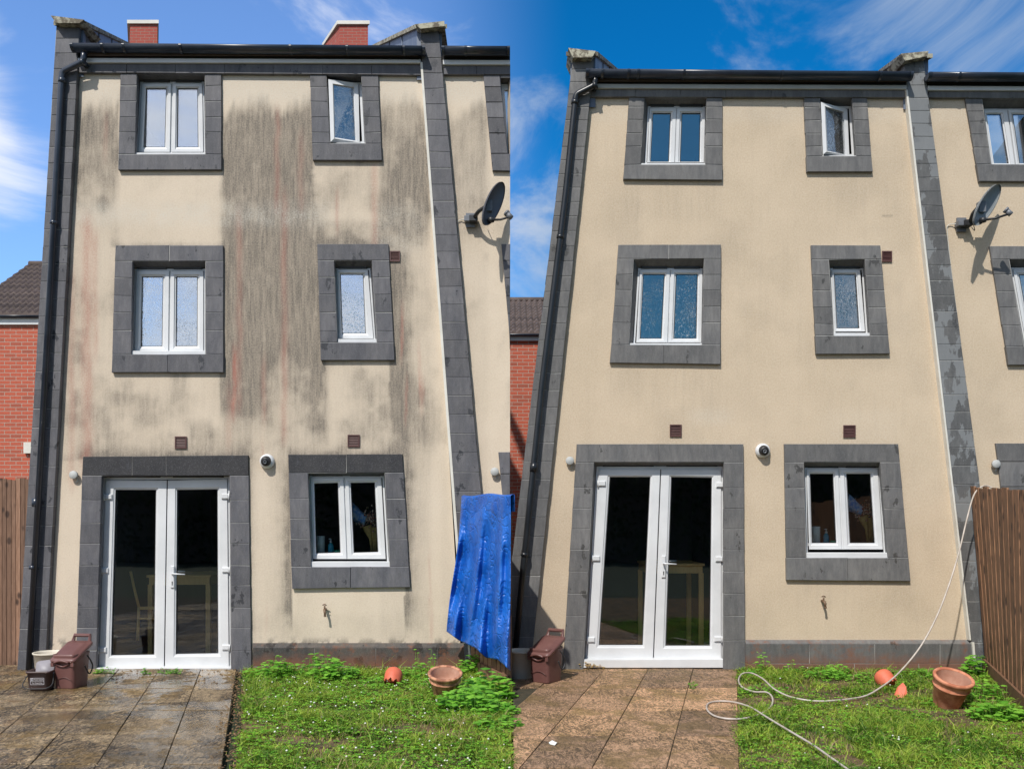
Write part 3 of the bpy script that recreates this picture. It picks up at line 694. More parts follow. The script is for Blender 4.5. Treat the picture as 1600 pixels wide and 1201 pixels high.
fr = LF[5][2]; window(hL, fr, [([(485,746),(537,746),(542,873),(489,873)], [(491,755),(528,754),(532,863),(494,864)]), ([(539,746),(596,746),(603,873),(544,873)], [(548,754),(585.5,753.5),(591,862),(553,863)])],
       [(485,877),(610,877),(610.5,888),(485,888)], 'glass_low', 3, vents_for(fr))
def open_window(house, fr, sash, glassq, dl, dr, sillq):
    """top floor sash hinged at its right edge and standing open outwards"""
    mb = MB(); ringprof(mb, fr, insetq(fr, 4), ((0, -.15), (0, -.105), (.1, -.1), (1, -.1), (1, -.15)))
    o = mb.build('window', M['upvc'], house)
    dd = [dl, dr, dr, dl]; m2 = MB()
    def lo(q, off): return [W(p[0], p[1], d + off) for p, d in zip(q, dd)]
    mid = [lp(a, b, .8) for a, b in zip(sash, glassq)]
    m2.loft([lo(glassq, -.045), lo(sash, -.045), lo(sash, 0), lo(mid, .006), lo(glassq, -.012)])
    m2.build('open_casement', M['upvc'], o)
    m3 = MB(); g = insetq(glassq, -1)
    m3.loft([lo(g, -.02)[::-1], lo(g, -.014)[::-1]], cap0=True, cap1=True); m3.build('glass', M['glass_obs'], o)
    m5 = MB(); m5.block(sillq, .005, -.12, bev=.004); m5.build('sill', M['upvc'], o)
open_window(hL, LF[1][2], [(513,124),(560,130.5),(562,223),(516.5,222)], [(521.5,132.5),(552,137.5),(555.5,220),(523.5,215)], .03, -.085, [(514.5,223),(571,223),(571,227),(514.5,227)])
doors(hL, LF[4][2], [(181,765),(244,765),(241,1022),(174,1023)], [(277,765),(340,764),(341,1020),(275,1021)], 261.5, 257, 1043, (269, 896),
      [(169,776,1),(163,891,1),(160,1015,1),(351,775,-1),(352,890,-1),(352,1011,-1)], [(149,1043),(361,1042),(361,1051),(149,1052)])
pierL = column(hL, (88,38), (26,1050), (121,110), (72,1015), 37, 1052, M['stoneL'])
pierR = column(hL, (656,50), (695.5,600), (686,50), (752,770), 44, 1052, M['stoneL'])
b = MB(); b.block([(656.5,97),(659.5,97),(728,1005),(724,1005)], .074, -.01); b.block([(731,1006),(734,1006),(736,1036),(733,1036)], .085, .05, bev=.001); b.build('stop_bead', M['bead'], hL)
band_piece(hL, 'eaves_band', 121, 98, 657.5, 102, 15.5, .045, -.02, M['stoneL'], 7)
mb = MB(); mb.block([(121,90.5),(657,93),(657,98.5),(121,98)], .07, -.02); mb.build('fascia', M['upvc'], hL)
mb = MB(); mb.block([(117,72),(660,76),(660,93),(117,91)], .055, -.02); mb.build('soffit_board', M['dark'], hL)
gutter(hL, 113, 72, 665, 76.5, .066, .14, (.09, .15, .31, .62, .78, .94))
downpipe(hL, [(131,80,.14),(131,96,.14),(98,112,.11),(96.5,122,.11),(45,1046,.13)], .032, [((129.5,97,.14),.02), ((97,126,.11),.025), ((84,348,.115),.02), ((56,785,.12),.045), ((51.5,886,.125),.02), ((131,78,.14),.03)])
parapet(hL, [(79,24.5),(131,31),(124,36.5),(87,36)], [(133,33), (212,72,3.0)], None, None, -1)
parapet(hL, [(649,38),(694,33),(695,41),(657,45)], [(649,38), (572,75,3.0)], None, None, 1)
rf = roof(hL, 126, 655, 84, (-.16, -.30)); chimney(rf, 203, 33, 246, 70, 6, -.30); chimney(rf, 530.5, 34, 575, 72, 6, -.42)
vent(hL, 609, 392, 625, 408.5); vent(hL, 273, 681.5, 291.5, 700.5); vent(hL, 543, 679, 562, 698)
def plinth(house, x0, x1, yt, ym, yb, ju, jl, mat, lip=7):
    mb = MB(); xs = [x0] + ju + [x1]
    for a, b in zip(xs[:-1], xs[1:]):
        mb.block([(a, yt + lip), (b, yt + lip), (b, ym), (a, ym)], .062, -.02, random.uniform(.2, .8), gap=.0015)
        P = [W(a, yt, .0), W(b, yt, .0), W(b, yt + lip, .058), W(a, yt + lip, .058)]; mb.add([P[3], P[2], P[1], P[0]], [[0, 1, 2, 3]], .95)
    xs = [x0] + jl + [x1]
    for a, b in zip(xs[:-1], xs[1:]): mb.block([(a, ym), (b, ym), (b, yb), (a, yb)], .062, -.02, random.uniform(.2, .8), gap=.0015)
    o = mb.build('plinth', mat, house)
    m2 = MB(); m2.block([(x0 + .5, yt + lip + 1), (x1 - .5, yt + lip + 1), (x1 - .5, yb), (x0 + .5, yb)], .058, -.01); m2.build('mortar', M['mortar'], o)
plinth(hL, 395, 735, 1004, 1041, 1066, [491, 587, 683], [440, 540, 640], M['plinthL'])
def cap_vent(house, x, y):
    mb = MB(); c = W(x, y, 0); Mx = Matrix.Translation(c) @ Matrix.Rotation(R(90), 4, 'X')
    mb.lathe([(0.03, 0), (.03, .03), (.045, .032), (.045, .055), (.04, .06), (0.001, .062)], M=Mx, n=24)
    mb.tube([W(x + 2, y + 5, .02), W(x + 4, y + 9, .02), W(x + 1, y + 12, .01)], .006, 6); mb.build('vent_cap', M['greylid'] if 0 else M['capgrey'], house)
M['capgrey'] = nmat('cap_grey', (.42, .43, .42), (.48, .49, .47), 5, .6)
cap_vent(hL, 118, 742)

# ================================================================== RIGHT HOUSE (washed clean)
hR = empty('house', W(1170, 1050), 'three storey terraced house with clean cream render and grey stone surrounds', 'house')
RF = [([(983,151),(1129,151),(1129,281.5),(974,280.5)], [(1007,151),(1104,151),(1102,257),(1001,257)], [(1012,166),(1103,166),(1101,257),(1007,257)], [152.5,167,187,208,229,257.5]),
      ([(1256,152),(1355,151.5),(1364,268.5),(1261,268.5)], [(1281,152),(1331,152),(1338,244),(1285,244)], [(1282,166),(1330,166),(1335,245),(1285,245)], [153,168,188,209,229,244]),
      ([(966,382),(1127,382),(1126,569),(953,567)], [(990,405),(1100,404),(1097,541),(983,541)], [(997,419),(1099,419),(1096.5,540),(989,540)], [404.5,429,453,479,504,538.5]),
      ([(1267,383),(1376,383),(1391,553),(1275,553)], [(1295,406),(1351,405),(1360,525),(1303,525)], [(1297,419),(1349,419),(1356,523),(1303,523)], [405.5,430,454,480,506,524]),
      ([(901,693),(1162,693),(1165,1046),(879,1046)], [(928,722),(1131,722),(1130,1046),(911,1046)], [(932,728),(1131,728),(1130,1040),(914,1040)], [722,762,794,826,859,892.5,927,962,1000,1046]),
      ([(1225,693),(1404,693),(1423,908),(1229,906)], [(1256,722),(1375,722),(1388,873),(1260,873)], [(1257,730),(1375,730),(1384,866),(1259,866)], [722,762,795,826,871])]
wall_grid('wall', [(914,130),(1423,130),(1524,1050),(828,1050)], [f[1] for f in RF], stains_right, M['wall_clean'], hR, extra=(1.2, 1.5))
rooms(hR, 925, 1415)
for i, kw in ((0, dict(lintel=False)), (1, dict(lintel=False)), (2, dict(lj=[1045], sj=[1037])), (3, {}), (4, dict(sill=False, lj=[1030])), (5, dict(sj=[1325]))):
    surround(hR, *RF[i], M['stoneR'], **kw)
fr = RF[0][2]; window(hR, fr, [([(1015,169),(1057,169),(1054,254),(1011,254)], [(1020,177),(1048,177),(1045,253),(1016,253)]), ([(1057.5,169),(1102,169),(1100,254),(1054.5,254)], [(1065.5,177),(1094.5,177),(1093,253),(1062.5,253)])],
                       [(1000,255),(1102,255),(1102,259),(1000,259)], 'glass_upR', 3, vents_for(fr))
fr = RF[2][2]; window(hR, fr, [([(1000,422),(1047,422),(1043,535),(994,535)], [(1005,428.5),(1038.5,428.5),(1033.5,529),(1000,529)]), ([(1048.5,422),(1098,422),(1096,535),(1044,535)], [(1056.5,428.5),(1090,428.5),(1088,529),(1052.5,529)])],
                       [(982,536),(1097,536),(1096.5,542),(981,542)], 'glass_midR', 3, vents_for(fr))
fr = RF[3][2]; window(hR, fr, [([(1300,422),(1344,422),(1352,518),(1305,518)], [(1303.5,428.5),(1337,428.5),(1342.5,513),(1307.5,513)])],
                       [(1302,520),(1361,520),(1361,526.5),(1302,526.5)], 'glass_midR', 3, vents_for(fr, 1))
fr = RF[5][2]; window(hR, fr, [([(1260,733),(1310,733),(1315.5,858),(1264,858)], [(1265.5,740),(1301.5,740),(1306.5,848),(1268.5,848)]), ([(1312,733),(1372,733),(1380,858),(1317.5,858)], [(1322.5,740),(1359.5,740),(1366.5,848),(1328,848)])],
                       [(1260,863),(1389,863),(1389.5,874),(1260,874)], 'glass_low', 3, vents_for(fr))
open_window(hR, RF[1][2], [(1282.5,159.5),(1324,171),(1327,243),(1286.5,241)], [(1290,167.5),(1317.5,176),(1320.5,241.5),(1293,236)], .04, -.085, [(1285,243),(1338,243),(1338,246.5),(1285,246.5)])
doors(hR, RF[4][2], [(953,745),(1016,745),(1004,1007),(936,1007)], [(1049,745),(1112,746),(1109,1008),(1040,1008)], 1032.5, 1021, 1029, (1037, 880),
      [(941,755,1),(932,872,1),(924,999,1),(1125,757,-1),(1124,873,-1),(1122,998,-1)], [(913,1030),(1130,1029),(1130,1043),(912,1043)])
column(hR, (895,92), (833,600), (925,130), (834,1000), 90, 1052, M['stoneR'], s0=19, k=.0155, yref=92)
column(hR, (1412,92), (1518,1000), (1443,92), (1532,760), 95, 1052, M['stoneP'], s0=19, k=.0155, yref=92)
b = MB(); b.block([(1415.5,140),(1417.7,140),(1518,1000),(1515.5,1000)], .074, -.01); b.block([(1519,1003),(1522.5,1003),(1525,1035),(1522,1035)], .085, .05, bev=.001); b.build('stop_bead', M['bead'], hR)
band_piece(hR, 'eaves_band', 922, 139, 1418, 140, 12.5, .045, -.02, M['stoneR'], 7)
mb = MB(); mb.block([(922,131),(1417,133),(1417,139.5),(922,138)], .07, -.02); mb.build('fascia', M['capgrey'], hR)
mb = MB(); mb.block([(918,113),(1421,116),(1421,133),(918,131)], .055, -.02); mb.build('soffit_board', M['dark'], hR)
gutter(hR, 915, 112, 1424, 116.5, .066, .15, (.05, .13, .16, .3, .6, .9))
downpipe(hR, [(930,118,.14),(930,133,.14),(900,148,.11),(898.5,158,.11),(884,300,.12),(847,600,.14),(818,880,.15),(803,1042,.15)], .033, [((929.5,134,.14),.02), ((898.5,160,.11),.025), ((875.5,370,.125),.02), ((834,730,.145),.05), ((819.5,866,.15),.02)])
parapet(hR, [(888,75),(931,80),(925,90),(895,90)], [(934,81), (972,113,3.0)], None, None, -1)
parapet(hR, [(1408,84),(1451,80),(1449,88),(1414,95)], [(1408,84), (1362,118,3.0)], None, None, 1)
roof(hR, 926, 1416, 124, (.06, .20))
vent(hR, 1378, 392, 1394, 409); vent(hR, 1046.5, 663, 1065, 682); vent(hR, 1317.5, 664, 1337, 683)
plinth(hR, 1165, 1527, 999, 1036, 1063, [1265, 1367, 1469], [1232, 1335, 1436], M['plinthR'], 6)
mb = MB(); mb.block([(1168,1062),(1527,1062),(1527,1070),(1168,1070)], .045, -.01); mb.build('footing_brick', M['plastic_red'], hR)
cap_vent(hR, 890, 720)

# ================================================================== NEIGHBOURS
nL = empty('terraced_house', W(745, 1050), 'narrow slice of stained neighbouring house between the dark stone pier and the sky gap', 'house')
sur = ([(755,116),(797,116),(797,267),(769,267)], [(781,116),(797,116),(797,245),(793,245)])
wall_grid('wall', [(690,84),(797,84),(797,1052),(750,1052)], [[(781,116),(803,116),(803,243),(792,243)]], stains_left, M['wall_dirty'], nL, extra=(-1.2, -1.6))
mb = MB()
ys = [117,136,160,184,208,240]
for a, c in zip(ys[:-1], ys[1:]): mb.block([(xat((755,116),(769,267),a),a),(xat((781,116),(794,245),a),a),(xat((781,116),(794,245),c),c),(xat((755,116),(769,267),c),c)], .03, -.02, random.random(), gap=.002)
mb.block([(767,240),(797.3,240),(797.3,267),(769,267)], .04, -.02, .5, gap=.002)
mb.block([(781,113),(797.3,113),(797.3,122),(782,122)], .028, -.3, .4); mb.build('window_surround', M['stoneL'], nL)
mb = MB()
for a, c in zip([381,407,434,462,490,518], [407,434,462,490,518,546]): mb.block([(783 + (a - 381) * .09, a), (797.3, a), (797.3, c), (783 + (c - 381) * .09, c)], .03, -.02, random.random(), gap=.002)
mb.build('window_surround', M['stoneL'], nL)
mb = MB()
for a, c in zip([706,740], [740,790]): mb.block([(778 + (a - 706) * .1, a), (797.3, a), (797.3, c), (778 + (c - 706) * .1, c)], .03, -.02, random.random(), gap=.002)
mb.build('window_surround', M['stoneL'], nL)
mb = MB(); mb.block([(782.5,131),(797,131),(797,141),(784,141)], -.1, -.15); mb.block([(782.5,131),(787,131),(795,243),(791,243)], -.098, -.15); wn_ = mb.build('window', M['upvc'], nL)
mb = MB(); mb.block([(785,140),(797.2,140),(797.2,243),(790,243)], -.12, -.13); mb.build('glass', M['glass_up'], wn_)
gutter(nL, 690.5, 76.5, 797, 77, .066, .14, (.35,))
mb = MB(); mb.block([(692,93.5),(797,94),(797,101),(692,101)], .07, -.02); mb.build('fascia', M['upvc'], nL)
mb = MB(); mb.block([(692,76),(797,76),(797,94),(692,94)], .055, -.02); mb.build('soffit_board', M['dark'], nL)
band_piece(nL, 'eaves_band', 693, 101.5, 797.2, 101.5, 15, .045, -.02, M['stoneL'], 2)
roof(nL, 694, 797, 84, (-.2, -.3)); cap_vent(nL, 773, 737)
nR = empty('terraced_house', W(1560, 1050), 'slice of clean cream neighbouring house behind the brown board fence', 'house')
wall_grid('wall', [(1440,130),(1640,130),(1700,1052),(1540,1052)], [[(1533,150),(1620,150),(1620,256),(1549,256)], [(1577,405),(1650,405),(1650,545),(1598,545)]], stains_right, M['wall_clean'], nR, extra=(1.2, 1.5))
surround(nR, [(1508,152),(1640,152),(1662,283.5),(1530,283.5)], [(1534,152),(1612,152),(1625,258),(1549,258)], [(1537,170),(1610,170),(1624,259),(1550,259)], [153.5,174,190,210,231,256.5], M['stoneR'], lintel=False)
window(nR, [(1537,170),(1612,170),(1625,259),(1550,259)], [([(1537.5,172),(1574,172),(1586,258),(1549,258)], [(1541,179),(1563,179),(1576,257),(1552,257)]), ([(1575,172),(1610,172),(1622,258),(1587,258)], [(1582,179),(1604,179),(1616,257),(1593,257)])], [(1550,257.5),(1625,257.5),(1625,261.5),(1550,261.5)], 'glass_up')
surround(nR, [(1546,384),(1680,384),(1706,570),(1576,570)], [(1577,405),(1650,405),(1668,541),(1600,541)], [(1579,418),(1650,418),(1668,541),(1601,541)], [405,429,455,480,508,541], M['stoneR'])
fr = [(1579,418),(1650,418),(1668,541),(1601,541)]; window(nR, fr, dbl(fr, 3, 2, 8), None, 'glass_mid')
mb = MB()
for a, c in zip([692,721,760,796], [721,760,796,830]): mb.block([(1556 + (a - 692) * .12, a), (1640, a), (1640, c), (1556 + (c - 692) * .12, c)], .03, -.02, random.random(), gap=.002)
mb.build('window_surround', M['stoneR'], nR)
gutter(nR, 1448, 117, 1640, 118, .066, .15, (.25,))
mb = MB(); mb.block([(1450,134),(1640,135),(1640,141.5),(1450,141)], .07, -.02); mb.build('fascia', M['upvc'], nR)
mb = MB(); mb.block([(1448,116),(1640,116),(1640,134),(1448,134)], .055, -.02); mb.build('soffit_board', M['dark'], nR)
band_piece(nR, 'eaves_band', 1451, 141.5, 1640, 142, 11.5, .045, -.02, M['stoneR'], 3)
roof(nR, 1450, 1640, 124, (.15, .25)); cap_vent(nR, 1588 - 0, 725) if 0 else cap_vent(nR, 1553, 725)

# ================================================================== BRICK HOUSES BEHIND
def brick_house(label, x0, x1, yridge, yeave, yf, dd, depth=2.6):
    h = empty('brick_house', Vector((W((x0 + x1) / 2, 900, -dd).x, dd, 0)), label, 'house')
    mb = MB(); a = W(x0, yf, -dd); b = W(x1, yf, -dd)
    p = [Vector((a.x, dd, 0)), Vector((b.x, dd, 0)), Vector((b.x, dd + 5, 0)), Vector((a.x, dd + 5, 0))]
    mb.loft([p, [Vector((v.x, v.y, a.z)) for v in p]], cap1=True); mb.build('wall', M['brick'], h)
    mb = MB(); mb.block([(x0 - 2, yeave + 3), (x1 + 2, yeave + 3), (x1 + 2, yf + 1), (x0 - 2, yf + 1)], -dd + .06, -dd - .1); mb.build('fascia', M['upvc'], h)
    gutter(h, x0 - 2, yeave + 1, x1 + 2, yeave + 1, .05, -dd + .1)
    e = W(x0 - 3, yeave, -dd + .05); e2 = W(x1 + 3, yeave, -dd + .05); zr = W(0, yridge, -dd - depth).z
    rows = 11; mb = MB(); per = .125; nx = int((e2.x - e.x) / per * 6)
    for r in range(rows):
        t0, t1 = r / rows, (r + 1.12) / rows; loops = []
        for t, lift in ((t0, .0), (t0, .05), (t1, .015)):
            l = []
            for k in range(nx + 1):
                x = lerp(e.x, e2.x, k / nx); s = ((x - r * .0) / per) % 1
                w_ = .028 * math.sin(2 * math.pi * s) 
                l.append(Vector((x, e.y + depth * t, lerp(e.z, zr, t) + lift + (w_ if lift else -.03))))
            loops.append(l)
        mb.loft(loops, close=False, tone=random.random(), smooth=False)
    # closed underside and far slope
    z0 = e.z; yb = e.y + depth
    mb.add([Vector((e.x, e.y, z0 - .02)), Vector((e2.x, e.y, z0 - .02)), Vector((e2.x, yb, zr)), Vector((e.x, yb, zr)), Vector((e.x, yb + depth, z0)), Vector((e2.x, yb + depth, z0))],
           [[0, 3, 2, 1], [3, 4, 5, 2], [0, 1, 5, 4], [0, 4, 3], [1, 2, 5]])
    mb.tube([Vector((e.x, yb, zr + .02)), Vector((e2.x, yb, zr + .02))], .07, 10)
    mb.build('roof', M['tile'], h)
    return h
bL = brick_house('red brick house with wavy dark tiled roof past the stained house pier', -60, 95, 415, 492, 506, 8)
mb = MB(); mb.block([(36.5,691),(56,691),(56,708),(36.5,708)], -7.93, -8.1); mb.build('stone_block', M['bead'], bL)
brick_house('red brick house with wavy tiled roof in the gap beside the clean house', 740, 905, 471, 521, 531, 9)

# ================================================================== GROUND
def sheet(name, pts, z, mat, kind='structure', th=.05):
    mb = MB(); a = [Vector((x, y, z)) for x, y in pts]; mb.loft([[p - Vector((0, 0, th)) for p in a], a], cap0=True, cap1=True)
    o = mb.build(name, mat); o['kind'] = kind; return o
mb = MB(); mb.add([(-400, -400, -.03), (400, -400, -.03), (400, 400, -.03), (-400, 400, -.03)], [[0, 1, 2, 3]]); mb.build('ground', nmat('rough_ground', (.012, .022, .008), (.03, .045, .014), 2, .95))['kind'] = 'structure'
def bnd(d): return -.43 + .36 * d if d < 1.2 else 0.0
KL, KR = .275, .24
def edgeL(d): return -2.88 + .272 * d
def edgeR(d): return 2.44 - KR * d
def fenR(d): return 5.12 - .35 * d
sheet('lawn', [(edgeL(12), -12), (bnd(12), -12), (bnd(1.2), -1.2), (bnd(0), 0), (edgeL(0), 0)], .0, M['lawnbase'])
sheet('lawn', [(edgeR(9) , -9), (edgeR(9) + 6, -9), (5.4, -1), (5.15, 0), (edgeR(0), 0)], .0, M['lawnbase'])
def paving(name, joints, k, dmax, rows, mat, lo=None, hi=None):
    mb = MB(); ys = rows
    for i in range(len(ys) - 1):
        a, c = ys[i] + .008, ys[i + 1] - .008
        for j in range(len(joints) - 1):
            x0, x1 = joints[j] + .0035, joints[j + 1] - .0035
            q = [[x0 + k * c, -c], [x1 + k * c, -c], [x1 + k * a, -a], [x0 + k * a, -a]]
            if lo:
                if q[1][0] < lo(c) + .03: continue
                q[0][0] = max(q[0][0], lo(c) + .01); q[3][0] = min(max(q[3][0], lo(a) + .01), q[2][0] - .01)
            z = .022 + random.uniform(-.003, .003); tl = random.uniform(-.002, .002)
            t = [Vector((x, y, z + (tl if n % 2 else -tl))) for n, (x, y) in enumerate(q)]
            c_ = sum(t, Vector()) / 4; ti = [p.lerp(c_, .012) for p in t]; te = [p - Vector((0, 0, .003)) for p in t]; tb = [p - Vector((0, 0, .05)) for p in t]
            mb.loft([tb, te, ti], cap0=True, cap1=True, tone=random.random())
    o = mb.build(name, mat); o['kind'] = 'structure'; return o
paving('paving', [-8.22, -7.78, -7.34, -6.9, -6.46, -6.02, -5.58, -5.14, -4.70, -4.26, -3.82, -3.375, -2.99], KL, 0, [-.25, 1.17, 2.17, 3.04, 3.9, 4.8, 5.7, 6.6, 7.5, 8.4], M['paveL'])
paving('paving', [-.43, .047, .527, 1.007, 1.48, 1.965, 2.44], -KR, 0, [-.02, 1.14, 2.17, 3.1, 4.0, 4.9, 5.8, 6.7], M['paveR'], lo=bnd)

mb = MB(); mb.add([(-9, -9, .012), (edgeL(9) - .1, -9, .012), (edgeL(0) - .1, 0, .012), (-9, .3, .012)], [[0, 1, 2, 3]]); mb.build('paving_bed', M['soil'])['kind'] = 'structure'
mb = MB(); mb.add([(.01, -7, .012), (edgeR(7) - .01, -7, .012), (edgeR(0) - .01, 0, .012), (bnd(0), 0, .012), (.01, -1.2, .012)], [[0, 1, 2, 3, 4]]); mb.build('paving_bed', M['soil'])['kind'] = 'structure'
# grass blades and clover
def lawn_green(name, region, n_blades, n_clover, n_flower, seed, label, bare=.30):
    rng = np.random.default_rng(seed); (lo, hi, d0, d1) = region
    def pts(n):
        d = rng.uniform(d0, d1, n * 2); x = rng.uniform(-3, 5.3, n * 2)
        L_ = np.vectorize(lo)(d); H_ = np.vectorize(hi)(d); ok = (x > L_ + rng.normal(0, .025, n * 2)) & (x < H_)
        pn = fbm(x * 2.2 + seed, d * 2.2, 3); ok &= (pn > bare) | (rng.random(n * 2) < .18)
        return x[ok], d[ok], pn[ok]
    x, d, pn = pts(n_blades); n = len(x)
    h = rng.uniform(.018, .06, n) * (.35 + 1.5 * sst(fbm(x * 2.4 + 9, d * 2.4, 3), .3, .75)); h *= 1 + .5 * np.exp(-d / .35); h *= np.where(rng.random(n) < .05, rng.uniform(1.3, 2.4, n), 1)
    ang = rng.uniform(0, 2 * np.pi, n); w = rng.uniform(.0018, .0055, n); lean = rng.uniform(.2, 1.3, n) * h; la = rng.uniform(0, 2 * np.pi, n)
    ux, uy = np.cos(ang) * w, np.sin(ang) * w; lx, ly = np.cos(la) * lean, np.sin(la) * lean
    B = np.stack([x, -d, np.zeros(n)], -1)
    def P(t, s): return B + np.stack([lx * t * t + ux * s, ly * t * t + uy * s, h * t * (1 - .25 * t)], -1)
    V = np.stack([P(0, -1), P(0, 1), P(.5, .8), P(.5, -.8), P(1, .05)], 1).reshape(-1, 3)
    b = np.arange(n) * 5
    quads = np.stack([b, b + 1, b + 2, b + 3], -1); tris = np.stack([b + 3, b + 2, b + 4], -1)
    tone = np.clip(rng.normal(.38, .26, n) + 1.1 * (fbm(x * 3, d * 3, 3) - .5), 0, 1); dry = rng.random(n) < .05 + .18 * (pn < .40); tone = np.where(dry, 2.0, tone)
    me = bpy.data.meshes.new(name)
    me.vertices.add(len(V)); me.vertices.foreach_set('co', V.ravel())
    loops = np.concatenate([quads.ravel(), tris.ravel()]); ls = np.concatenate([np.arange(n) * 4, n * 4 + np.arange(n) * 3])
    me.loops.add(len(loops)); me.loops.foreach_set('vertex_index', loops.astype(np.int32))
    me.polygons.add(2 * n); me.polygons.foreach_set('loop_start', ls.astype(np.int32))
    me.update(calc_edges=True); me.validate()
    at = me.attributes.new('tone', 'FLOAT', 'FACE'); at.data.foreach_set('value', np.concatenate([tone, tone]).astype(np.float32))
    me.materials.append(M['grass']); o = bpy.data.objects.new(name, me); COL.objects.link(o); tag(o, label, 'grass', kind='stuff')
    # clover
    x, d, pn = pts(n_clover); mb = MB()
    for i in range(len(x)):
        z = random.uniform(.015, .055); r = random.uniform(.007, .017); a0 = random.uniform(0, 6.3); t = random.random(); tl = random.uniform(-.5, .5)
        for k in range(3):
            a = a0 + k * 2.09; ca, sa = math.cos(a), math.sin(a)
            def q(u, v): return (x[i] + r * (u * ca - v * sa), -d[i] + r * (u * sa + v * ca), z + r * u * tl + .004)
            mb.add([q(.05, 0), q(.8, -.7), q(1.5, -.45), q(1.35, 0), q(1.5, .45), q(.8, .7)], [[0, 1, 2, 3, 4, 5]], t)
    o = mb.build('clover', M['clover']); tag(o, 'small clover leaves growing through ' + label, 'clover', kind='stuff')
    x, d, pn = pts(n_flower); mb = MB()
    for i in range(len(x)):
        z = random.uniform(.03, .055); r = random.uniform(.004, .0095)
        mb.lathe([(r * .5, 0), (r, r * .5), (r * .8, r * 1.2), (.001, r * 1.5)], (x[i], -d[i], z), 8)
    o = mb.build('clover_flowers', M['petal']); tag(o, 'tiny white flower heads dotted over ' + label, 'flowers', kind='stuff')
lawn_green('grass', (edgeL, bnd, .07, 4.7), 150000, 10000, 480, 3, 'weedy green grass patch in front of the stained house')
lawn_green('grass', (edgeR, fenR, .07, 4.7), 150000, 6500, 90, 5, 'sunlit patchy grass in front of the clean house', .42)
def leaf(mb, base, direction, size, tone):
    """lobed leaf on a short stalk"""
    dx = Vector(direction).normalized(); up = Vector((0, 0, 1)); s = dx.cross(up).normalized(); n = s.cross(dx)
    out = [(0, 0), (.25, .35), (.15, .62), (.55, .5), (.6, .78), (.9, .42), (1.25, 0), (.9, -.42), (.6, -.78), (.55, -.5), (.15, -.62), (.25, -.35)]
    vs = [Vector(base) + dx * u * size + s * v * size + n * (-.25 * u * u - .12 * abs(v)) * size for u, v in out]
    c = Vector(base) + dx * .5 * size
    mb.add([c] + vs, [[0, i + 1, (i + 1) % 12 + 1] for i in range(12)], tone)
def weeds(mb, cx, cd, rad, n, size, hmax):
    for i in range(n):
        a = random.uniform(0, 6.28); r = rad * math.sqrt(random.random()); x = cx + r * math.cos(a); y = -cd + r * .7 * math.sin(a); z = random.uniform(.15, 1.35) * hmax * (1 - .5 * r / rad)
        if y > -.09: y = -.09 - random.random() * .05
        mb.tube([(x, y, 0), (x + random.uniform(-.02, .02), y - .01, z)], .0015, 4, tone=.3)
        b = random.uniform(0, 6.28); leaf(mb, (x, y, z), (math.cos(b), math.sin(b) - .5, random.uniform(-.1, .45)), size * random.uniform(.6, 1.5), random.random())
mb = MB()
for px, d, r, n, s, h in ((405,.5,.18,60,.03,.12),(432,.4,.2,110,.036,.19),(455,.3,.12,60,.03,.13),(500,.4,.22,150,.04,.22),(525,.6,.2,110,.038,.18),(675,.3,.05,14,.025,.26),(650,.25,.04,14,.02,.24),(738,.3,.1,40,.04,.26),(545,.45,.12,60,.03,.12),(640,.6,.15,60,.028,.11),(655,.35,.1,50,.028,.16),(668,1.0,.12,50,.028,.09),
                          (735,.35,.14,70,.035,.17),(760,1.55,.25,150,.05,.22),(735,2.1,.28,150,.048,.19),(775,2.3,.2,110,.04,.12),(720,1.8,.18,90,.035,.12),(600,.9,.25,60,.025,.08),(780,2.8,.2,70,.035,.10),(420,1.5,.3,60,.025,.06),(560,1.6,.4,80,.025,.06)):
    weeds(mb, (px - 800) / 144 * (10 - d) / 10, d, r, n, s, h)
tag(mb.build('weeds', M['weed']), 'bright green leafy weeds spreading along the dark plinth and tarpaulin side of the left grass', 'weeds', kind='stuff')
mb = MB()
for px, d, r, n, s, h in ((1175,.4,.12,40,.025,.09),(1290,.5,.22,110,.03,.12),(1310,.35,.12,50,.03,.12),(1345,.6,.2,50,.025,.09),(1440,.5,.25,90,.028,.10),(1525,.4,.14,80,.045,.22),(1535,1.6,.2,70,.04,.18),(1190,.25,.06,16,.03,.25),(1240,.25,.1,24,.03,.14),(1560,2.4,.25,150,.04,.13),(1520,1.9,.15,60,.03,.12),(1470,1.9,.12,30,.03,.08),(1195,1.3,.2,60,.025,.08)):
    weeds(mb, (px - 800) / 144 * (10 - d) / 10, d, r, n, s, h)
tag(mb.build('weeds', M['weed']), 'green leafy weeds scattered along the plinth and brown fence of the right grass', 'weeds', kind='stuff')
